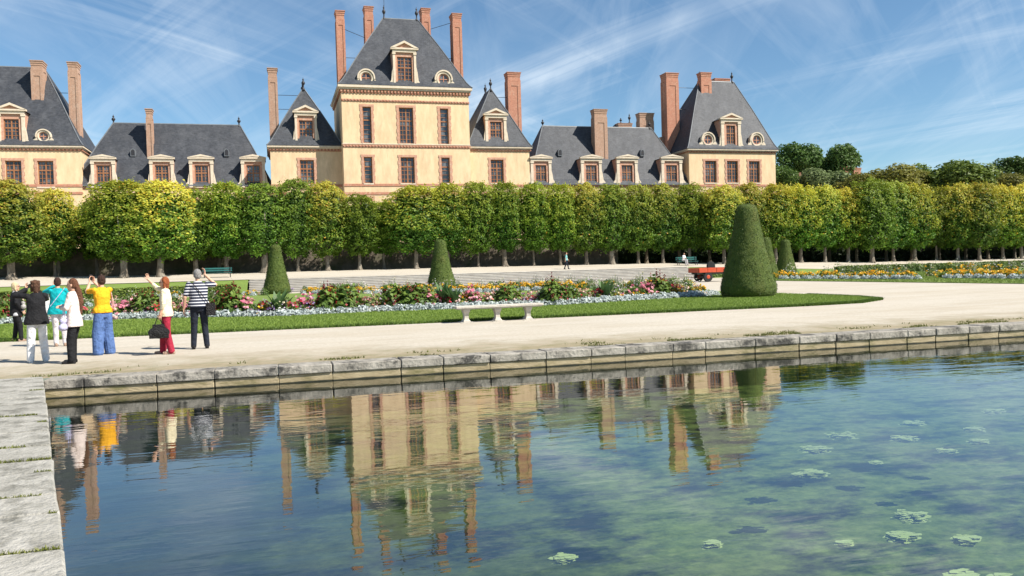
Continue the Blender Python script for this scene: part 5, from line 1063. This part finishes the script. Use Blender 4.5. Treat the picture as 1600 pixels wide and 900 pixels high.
def person(loc, hd, H, label, aL, aR, hair, top, bottom, shoes, female=True, feet=((-.1, 0), (.1, .03)), hem=.88, sleeve=1.0, wide=.0, wtop=0.0, head_turn=0, hairstyle='short', cuff='skin', seat=None, handL={}, handR={}, belly=0, jacket=None, lean=0, glasses=False):
    global npers; npers += 1; S = H/1.7; g = 1.0 if female else 1.12
    t = thing('person', loc, label, 'person', rz=hd)
    hipz = .9 if seat is None else seat; dz = hipz-.9
    sh = [Vector((s*.165*g, 0, 1.385+dz)) for s in (-1, 1)]; sh = [q+Vector((0, lean, 0)) for q in sh]
    if seat is None: knees = [Vector((-.09+(f_[0]+.1)*.5, f_[1]*.5+.03, .48)) if i == 0 else Vector((.09+(f_[0]-.1)*.5, f_[1]*.5+.03, .48)) for i, f_ in enumerate(feet)]
    else: knees = [Vector((s*.13, .42, seat+.02)) for s in (-1, 1)]
    ank = [Vector((f_[0], f_[1], .085)) for f_ in feet]; hips = [Vector((s*.088, 0, hipz-.02)) for s in (-1, 1)]
    # ---- body: one continuous skin
    m = MB(); hc = Vector((0, .015+lean, 1.585+dz))
    loft(m, [(0, 0, hipz-.08, .1, .08), (0, 0, hipz, .155, .1), (0, lean*.3, hipz+.14, .13, .09), (0, lean*.6, hipz+.32, .155*g, .105), (0, lean, hipz+.46, .165*g, .08), (0, lean, hipz+.53, .08, .06)])
    capsule(m, (0, lean-.005, hipz+.5), hc-Vector((0, .015, .07)), .055, .05)
    hm = MB(); ellipsoid(hm, (0, 0, .02), (.073, .09, .1)); ellipsoid(hm, (0, .018, -.045), (.056, .07, .07)); capsule(hm, (0, .085, .005), (0, .105, -.024), .009, .013, 8); capsule(hm, (0, .083, -.055), (0, .085, -.055), .016, .016, 8); ellipsoid(hm, (0, .06, -.1), (.028, .03, .022), 10)
    for s in (-1, 1): ellipsoid(hm, (s*.075, -.005, -.01), (.012, .022, .032), 8)
    Rm = Matrix.Rotation(head_turn, 3, 'Z'); hm.v = [tuple(Rm@Vector(p)+hc) for p in hm.v]; m.add(hm.v, hm.f)
    arms = []
    for s, A, hk in ((-1, aL, handL), (1, aR, handR)):
        e, w_ = Vector(A[0])+Vector((0, 0, dz)), Vector(A[1])+Vector((0, 0, dz)); q = sh[0 if s < 0 else 1]; capsule(m, q, e, .05, .04); capsule(m, e, w_, .041, .027); arms.append((q, e, w_))
        hand(m, w_, hk.get('d', (w_-e)), hk.get('side', (-s*.3, .9, .2)), hk.get('curl', (-s, 0, -.2)), bend=hk.get('bend', .7))
    for i in (0, 1):
        capsule(m, hips[i], knees[i], .088, .058); capsule(m, knees[i], ank[i], .056, .038); capsule(m, ank[i]+Vector((0, -.035, -.04)), ank[i]+Vector((0, .13, -.055)), .034, .026)
    o = link('body', vox(m, .0068*S, 2, .4, S), 'skin', t)
    for s in (-1, 1):
        e = MB(); p = Rm@Vector((s*.03, .083, .012))+hc; ellipsoid(e, p, (.011, .007, .006), 8); e.v = [tuple(Vector(q)*S) for q in e.v]; me = bpy.data.meshes.new('eye'); me.from_pydata(e.v, [], e.f); link('eye', me, 'eye', o)
    # ---- trousers
    m = MB(); loft(m, [(0, 0, hipz-.1, .15, .11), (0, 0, hipz-.02, .182*g**.3, .125+belly*.5), (0, 0, hipz+.08, .165*g**.3, .118+belly), (0, 0, hipz+.13, .15*g**.3, .108+belly)])
    for i in (0, 1):
        capsule(m, hips[i]+Vector((0, -.012, -.02)), knees[i], .1+wide*.2, .074+wide); low = ank[i]+Vector((0, -.005, -.01)); capsule(m, knees[i], low, .076+wide, .062+wide*1.15)
    me = vox(m, .011*S, 3, .5, S); link('trousers', me, bottom, t)
    # ---- top
    m = MB(); hz = hipz-.9+hem
    loft(m, [(0, -.005, hz, .207+wtop, .142+belly), (0, -.003, hz+.08, .2+wtop, .14+belly), (0, lean*.4, hipz+.17, .152*g**.7+wtop*.8, .118+belly), (0, lean*.7, hipz+.33, .176*g, .126+belly*.5), (0, lean, hipz+.44, .178*g, .105), (0, lean, hipz+.515, .115*g, .08), (0, lean, hipz+.555, .066, .062)], 24)
    for q, e, w_ in arms:
        if sleeve > .5: capsule(m, q, e, .066, .057); capsule(m, e, lerp(e, w_, min(1, (sleeve-.5)*2)*.95), .056, .047)
        else: capsule(m, q, lerp(q, e, sleeve*2), .068, .06)
    tp = link('top', vox(m, .0105*S, 2, .5, S), top, t)
    if jacket:
        m = MB()
        for s in (-1, 1): loft(m, [(s*.1, .02, hz+.0, .1, .14), (s*.1, .01, hipz+.2, .09, .13), (s*.11, lean, hipz+.36, .09, .13), (s*.1, lean, hipz+.49, .07, .09)])
        loft(m, [(0, -.07, hz, .17, .09), (0, -.06, hipz+.2, .15, .085), (0, lean-.05, hipz+.42, .17, .08), (0, lean-.04, hipz+.52, .1, .05)])
        for q, e, w_ in arms: capsule(m, q, e, .072, .062); capsule(m, e, lerp(e, w_, .9), .06, .052)
        link('jacket', vox(m, .0105*S, 2, .5, S), jacket, t)
    # ---- shoes
    for i in (0, 1):
        m = MB(); a = ank[i]; capsule(m, a+Vector((0, -.045, -.045)), a+Vector((0, .15, -.055)), .044, .034); capsule(m, a+Vector((0, -.02, -.01)), a+Vector((0, .05, -.045)), .045, .04); m.box(a.x-.035, a.x+.035, a.y-.075, a.y+.17, .0, .03); m.v = [(p[0], p[1], max(p[2], .0)) for p in m.v]; link('shoe', vox(m, .009*S, 1, .5, S), shoes, t)
    # ---- hair
    m = MB(); ellipsoid(m, (0, -.02, .04), (.083, .089, .098)); ellipsoid(m, (0, -.035, -.005), (.08, .07, .085))
    if hairstyle in ('bob', 'fluffy'):
        for s in (-1, 1): capsule(m, (s*.062, -.02, .03), (s*.066, -.01, -.09), .036, .028)
        capsule(m, (0, -.06, 0), (0, -.055, -.1), .06, .045)
        if hairstyle == 'fluffy':
            for k in range(14): a = k*.9; ellipsoid(m, (.065*math.cos(a), -.03+.06*math.sin(a), .05+.05*math.sin(k*2.1)), (.032, .032, .03), 8)
    if hairstyle == 'long':
        for a, b_, r0, r1 in (((0, -.07, .03), (0, -.115, -.12), .05, .055), ((0, -.115, -.12), (.01, -.14, -.36), .062, .066), ((.01, -.14, -.36), (.02, -.135, -.58), .064, .03)): capsule(m, a, b_, r0, r1)
    m.v = [tuple(Rm@Vector(p)+hc) for p in m.v]; link('hair', vox(m, .009*S, 1, .5, S), hair, t)
    if glasses:
        m = MB()
        for s in (-1, 1): ellipsoid(m, (s*.033, .094, .012), (.025, .006, .017), 10); capsule(m, (s*.055, .088, .016), (s*.078, .0, .012), .004, .004, 6)
        m.v = [tuple((Rm@Vector(p)+hc)*S) for p in m.v]; me = bpy.data.meshes.new('glasses'); me.from_pydata(m.v, [], m.f); link('glasses', me, 'leather', t)
    Rz = Matrix.Rotation(hd, 3, 'Z')
    return lambda p: Vector(loc)+Rz@(Vector(p)*S)
def blob(name, prims, mat, label, cat, org, size=.009, sm=2, rz=0):
    m = MB()
    for p in prims: (capsule if p[0] == 'c' else ellipsoid if p[0] == 'e' else m.box)(*((m,)+p[1:] if p[0] != 'b' else p[1:]))
    o = link(name, vox(m, size, sm, .6), mat, None, org); o.rotation_euler = (0, 0, rz); return tag(o, label, cat)
def camera_prop(W, rz, label, phone=False):
    m = MB()
    if phone: m.box(-.035, .035, -.006, .006, -.06, .06)
    else: m.box(-.055, .055, -.02, .02, -.035, .035); m.lathe([(.027, .0205), (.027, .05), (.022, .055)], (0, 0, 0), 12, 'y'); m.box(-.02, .02, -.015, .015, .0351, .048)
    me = bpy.data.meshes.new('camera'); me.from_pydata(m.v, [], m.f); o = link('mobile_phone' if phone else 'photo_camera', me, 'leather', None, W); o.rotation_euler = (0, 0, rz); tag(o, label, 'phone' if phone else 'camera')
up_hand = dict(d=(0, .25, 1), bend=.8)
R_ = math.radians
# blond woman in black jacket
P = gp(27, 533.5); W = person(P, R_(-70), 1.6, 'blond person in black jacket and striped top, at the lawn edge', ((-.26, .2, 1.3), (-.09, .3, 1.5)), ((.24, 0, 1.12), (.2, .14, .9)), 'hair_blond', 'grey_stripe', 'black_cloth', 'shoe_tan', jacket='black_cloth', hairstyle='bob', feet=((-.12, -.05), (.1, .1)), hem=.74, glasses=True, handL=up_hand)
camera_prop(W((-.05, .33, 1.56)), R_(-70), 'small camera held by the blond person in black')
blob('shoulder_bag', [('c', (-.12, 0, 0), (.12, 0, 0), .07, .07), ('c', (-.1, 0, .1), (.1, 0, .1), .05, .05)], 'grey_leather', 'grey shoulder bag against the striped top of the blond person', 'bag', W((.12, .17, 1.0)), rz=R_(-70))
# black top, white trousers
P = gp(60, 566); W = person(P, R_(22), 1.63, 'person in black top and white trousers, arms raised to take a photo', ((-.36, .16, 1.4), (-.13, .3, 1.53)), ((.22, .24, 1.31), (.08, .33, 1.5)), 'hair_brown', 'black_cloth', 'white_cloth', 'white_cloth', hem=.79, wtop=.035, wide=.012, feet=((-.14, 0), (.15, .05)), hairstyle='fluffy', handL=up_hand, handR=up_hand)
camera_prop(W((-.01, .36, 1.6)), R_(22), 'small camera raised by the person in black top')
# teal top
P = gp(94, 541); W = person(P, R_(10), 1.68, 'person in bright teal top and pale trousers seen from behind', ((-.3, .2, 1.36), (-.1, .3, 1.5)), ((.26, .1, 1.18), (.12, .28, 1.3)), 'hair_dark', 'teal_cloth', 'pale_grey_cloth', 'shoe_tan', hem=.8, wtop=.05, feet=((-.08, 0), (.12, -.03)), hairstyle='short', handL=up_hand)
camera_prop(W((-.06, .33, 1.58)), R_(10), 'small camera held by the person in teal')
m = MB(); capsule(m, (.14, .115, 1.42), (-.16, .13, 1.0), .008, .008, 6); capsule(m, (.14, .1, 1.44), (.13, -.12, 1.4), .008, .008, 6); capsule(m, (.13, -.135, 1.4), (-.17, -.145, 1.0), .008, .008, 6); me = bpy.data.meshes.new('bag_strap'); me.from_pydata(m.v, [], m.f); o = link('bag_strap', me, 'lilac_cloth', None, P); o.rotation_euler = (0, 0, R_(10)); tag(o, 'thin strap across the back of the teal top', 'strap')
q = fp(73, 481, P.y+.5); blob('tote_bag', [('b', -.15, .15, -.04, .04, -.08, .28), ('e', (0, 0, .05), (.14, .07, .12)), ('c', (-.08, 0, .28), (-.03, 0, .52), .01, .01), ('c', (.08, 0, .28), (.03, 0, .52), .01, .01), ('c', (-.03, 0, .52), (.03, 0, .52), .01, .01)], 'white_cloth', 'white cloth tote bag showing between the black and teal tops', 'bag', q-Vector((0, 0, .1)))
# pale jacket, long ponytail
P = gp(119, 567); W = person(P, R_(82), 1.64, 'person in pale pink jacket and black trousers with very long brown ponytail', ((-.24, .06, 1.12), (-.04, .22, 1.12)), ((.24, .08, 1.12), (.05, .24, 1.16)), 'hair_long', 'pale_pink_cloth', 'black_cloth', 'leather', hem=.74, wtop=.02, wide=.008, feet=((-.17, .03), (.12, .1)), hairstyle='long', handL=dict(d=(1, .3, 0)), handR=dict(d=(-1, .3, 0)))
blob('handbag', [('c', (-.09, 0, 0), (.09, 0, 0), .075, .075), ('c', (-.07, 0, .12), (.07, 0, .12), .06, .06), ('c', (.05, 0, .16), (.02, 0, .42), .012, .012), ('c', (-.05, 0, .16), (-.02, 0, .42), .012, .012), ('c', (-.02, 0, .42), (.02, 0, .42), .012, .012)], 'lilac_cloth', 'lilac handbag in front of the pale pink jacket', 'bag', W((-.17, .13, .74)), rz=R_(80))
# yellow top, wide blue trousers
P = gp(163, 554); W = person(P, R_(38), 1.7, 'person in yellow top and wide blue trousers photographing with raised arms', ((-.2, .24, 1.36), (-.06, .37, 1.56)), ((.2, .24, 1.34), (.04, .38, 1.56)), 'hair_dark', 'yellow_cloth', 'blue_cloth', 'shoe_tan', hem=.9, sleeve=.35, wide=.05, feet=((-.13, 0), (.15, .04)), hairstyle='short', handL=up_hand, handR=up_hand)
camera_prop(W((-.01, .42, 1.67)), R_(38), 'dark phone raised by the person in yellow', True)
q = W((.235, -.03, .86)); blob('shoulder_bag', [('c', (0, -.07, -.08), (0, .07, -.08), .045, .045), ('c', (0, -.05, .1), (0, .05, .1), .035, .035), ('c', (0, -.04, .12), (-.05, 0, .5), .011, .011), ('c', (0, .04, .12), (-.05, 0, .5), .011, .011)], 'pink_leather', 'salmon pink shoulder bag hanging beside the blue trousers', 'bag', q, rz=R_(38))
# red hair, cream jacket
P = gp(262, 553); W = person(P, R_(84), 1.62, 'red-haired person in cream jacket and red trousers, one arm stretched up', ((-.22, .0, 1.13), (-.2, .08, .89)), ((.2, .22, 1.47), (.16, .38, 1.66)), 'hair_red', 'cream_cloth', 'red_cloth', 'shoe_tan', hem=.84, sleeve=.72, wide=.012, feet=((-.1, -.1), (.1, .12)), hairstyle='bob', glasses=True, handL=dict(d=(0, .1, -1), side=(0, 1, 0), curl=(1, 0, 0), bend=1.4), handR=up_hand)
q = W((-.2, .12, .78)); blob('handbag', [('e', (0, 0, -.27), (.215, .1, .13)), ('b', -.19, .19, -.07, .07, -.39, -.24), ('b', -.12, .12, -.05, .05, -.25, -.1), ('c', (-.07, .02, -.1), (-.03, .02, .02), .012, .012), ('c', (.07, .02, -.1), (.03, .02, .02), .012, .012), ('c', (-.03, .02, .02), (.03, .02, .02), .012, .012)], 'leather', 'bulky black leather handbag carried by the red-haired person', 'bag', q, rz=R_(8))
# striped shirt man
P = gp(313, 545); W = person(P, R_(6), 1.77, 'grey-haired person in navy striped shirt and dark trousers photographing the building', ((-.27, -.03, 1.12), (-.3, .05, .86)), ((.36, .12, 1.37), (.15, .22, 1.6)), 'hair_grey', 'navy_stripe', 'navy_cloth', 'leather', female=False, hem=.9, sleeve=.38, feet=((-.13, 0), (.14, .03)), hairstyle='short', belly=.03, wtop=.02, handR=up_hand, handL=dict(d=(0, .15, -1)))
camera_prop(W((.06, .22, 1.62)), R_(6), 'camera held to the eye by the person in the striped shirt')
blob('shoulder_bag', [('b', -.1, .1, -.1, -.01, -.13, .14), ('c', (-.04, -.1, .12), (-.19, -.12, .36), .012, .012), ('c', (-.19, -.12, .36), (-.38, -.04, .62), .012, .012)], 'leather', 'black bag slung at the hip of the striped shirt', 'bag', W((.24, -.06, .84)), rz=R_(6))
# walker on the terrace, sitter on the bench
d = ray(885, 415); q = Vector((d.x/d.y*81.6, 81.6, float(terr(d.x/d.y*81.6, 81.6)))); person(q, R_(-105), 1.76, 'person in light blue shirt walking along the terrace above the stairs', ((-.22, .08, 1.13), (-.2, .22, .92)), ((.22, -.1, 1.12), (.2, -.12, .88)), 'hair_dark', 'shirt_teal', 'navy_cloth', 'leather', female=False, sleeve=.4, feet=((-.09, .22), (.09, -.2)))
d = ray(1067, 412); q = Vector((d.x/d.y*83.5, 83.45, float(terr(*sb[0])))); person(q+Vector((0, -.05, 0)), R_(205), 1.72, 'person in white shirt seated on the teal bench leaning forward', ((-.22, .14, 1.15), (-.08, .34, 1.1)), ((.22, .14, 1.15), (.08, .34, 1.1)), 'hair_dark', 'white_cloth', 'pale_grey_cloth', 'leather', female=False, sleeve=.6, seat=.56, feet=((-.13, .5), (.13, .45)), lean=.1)
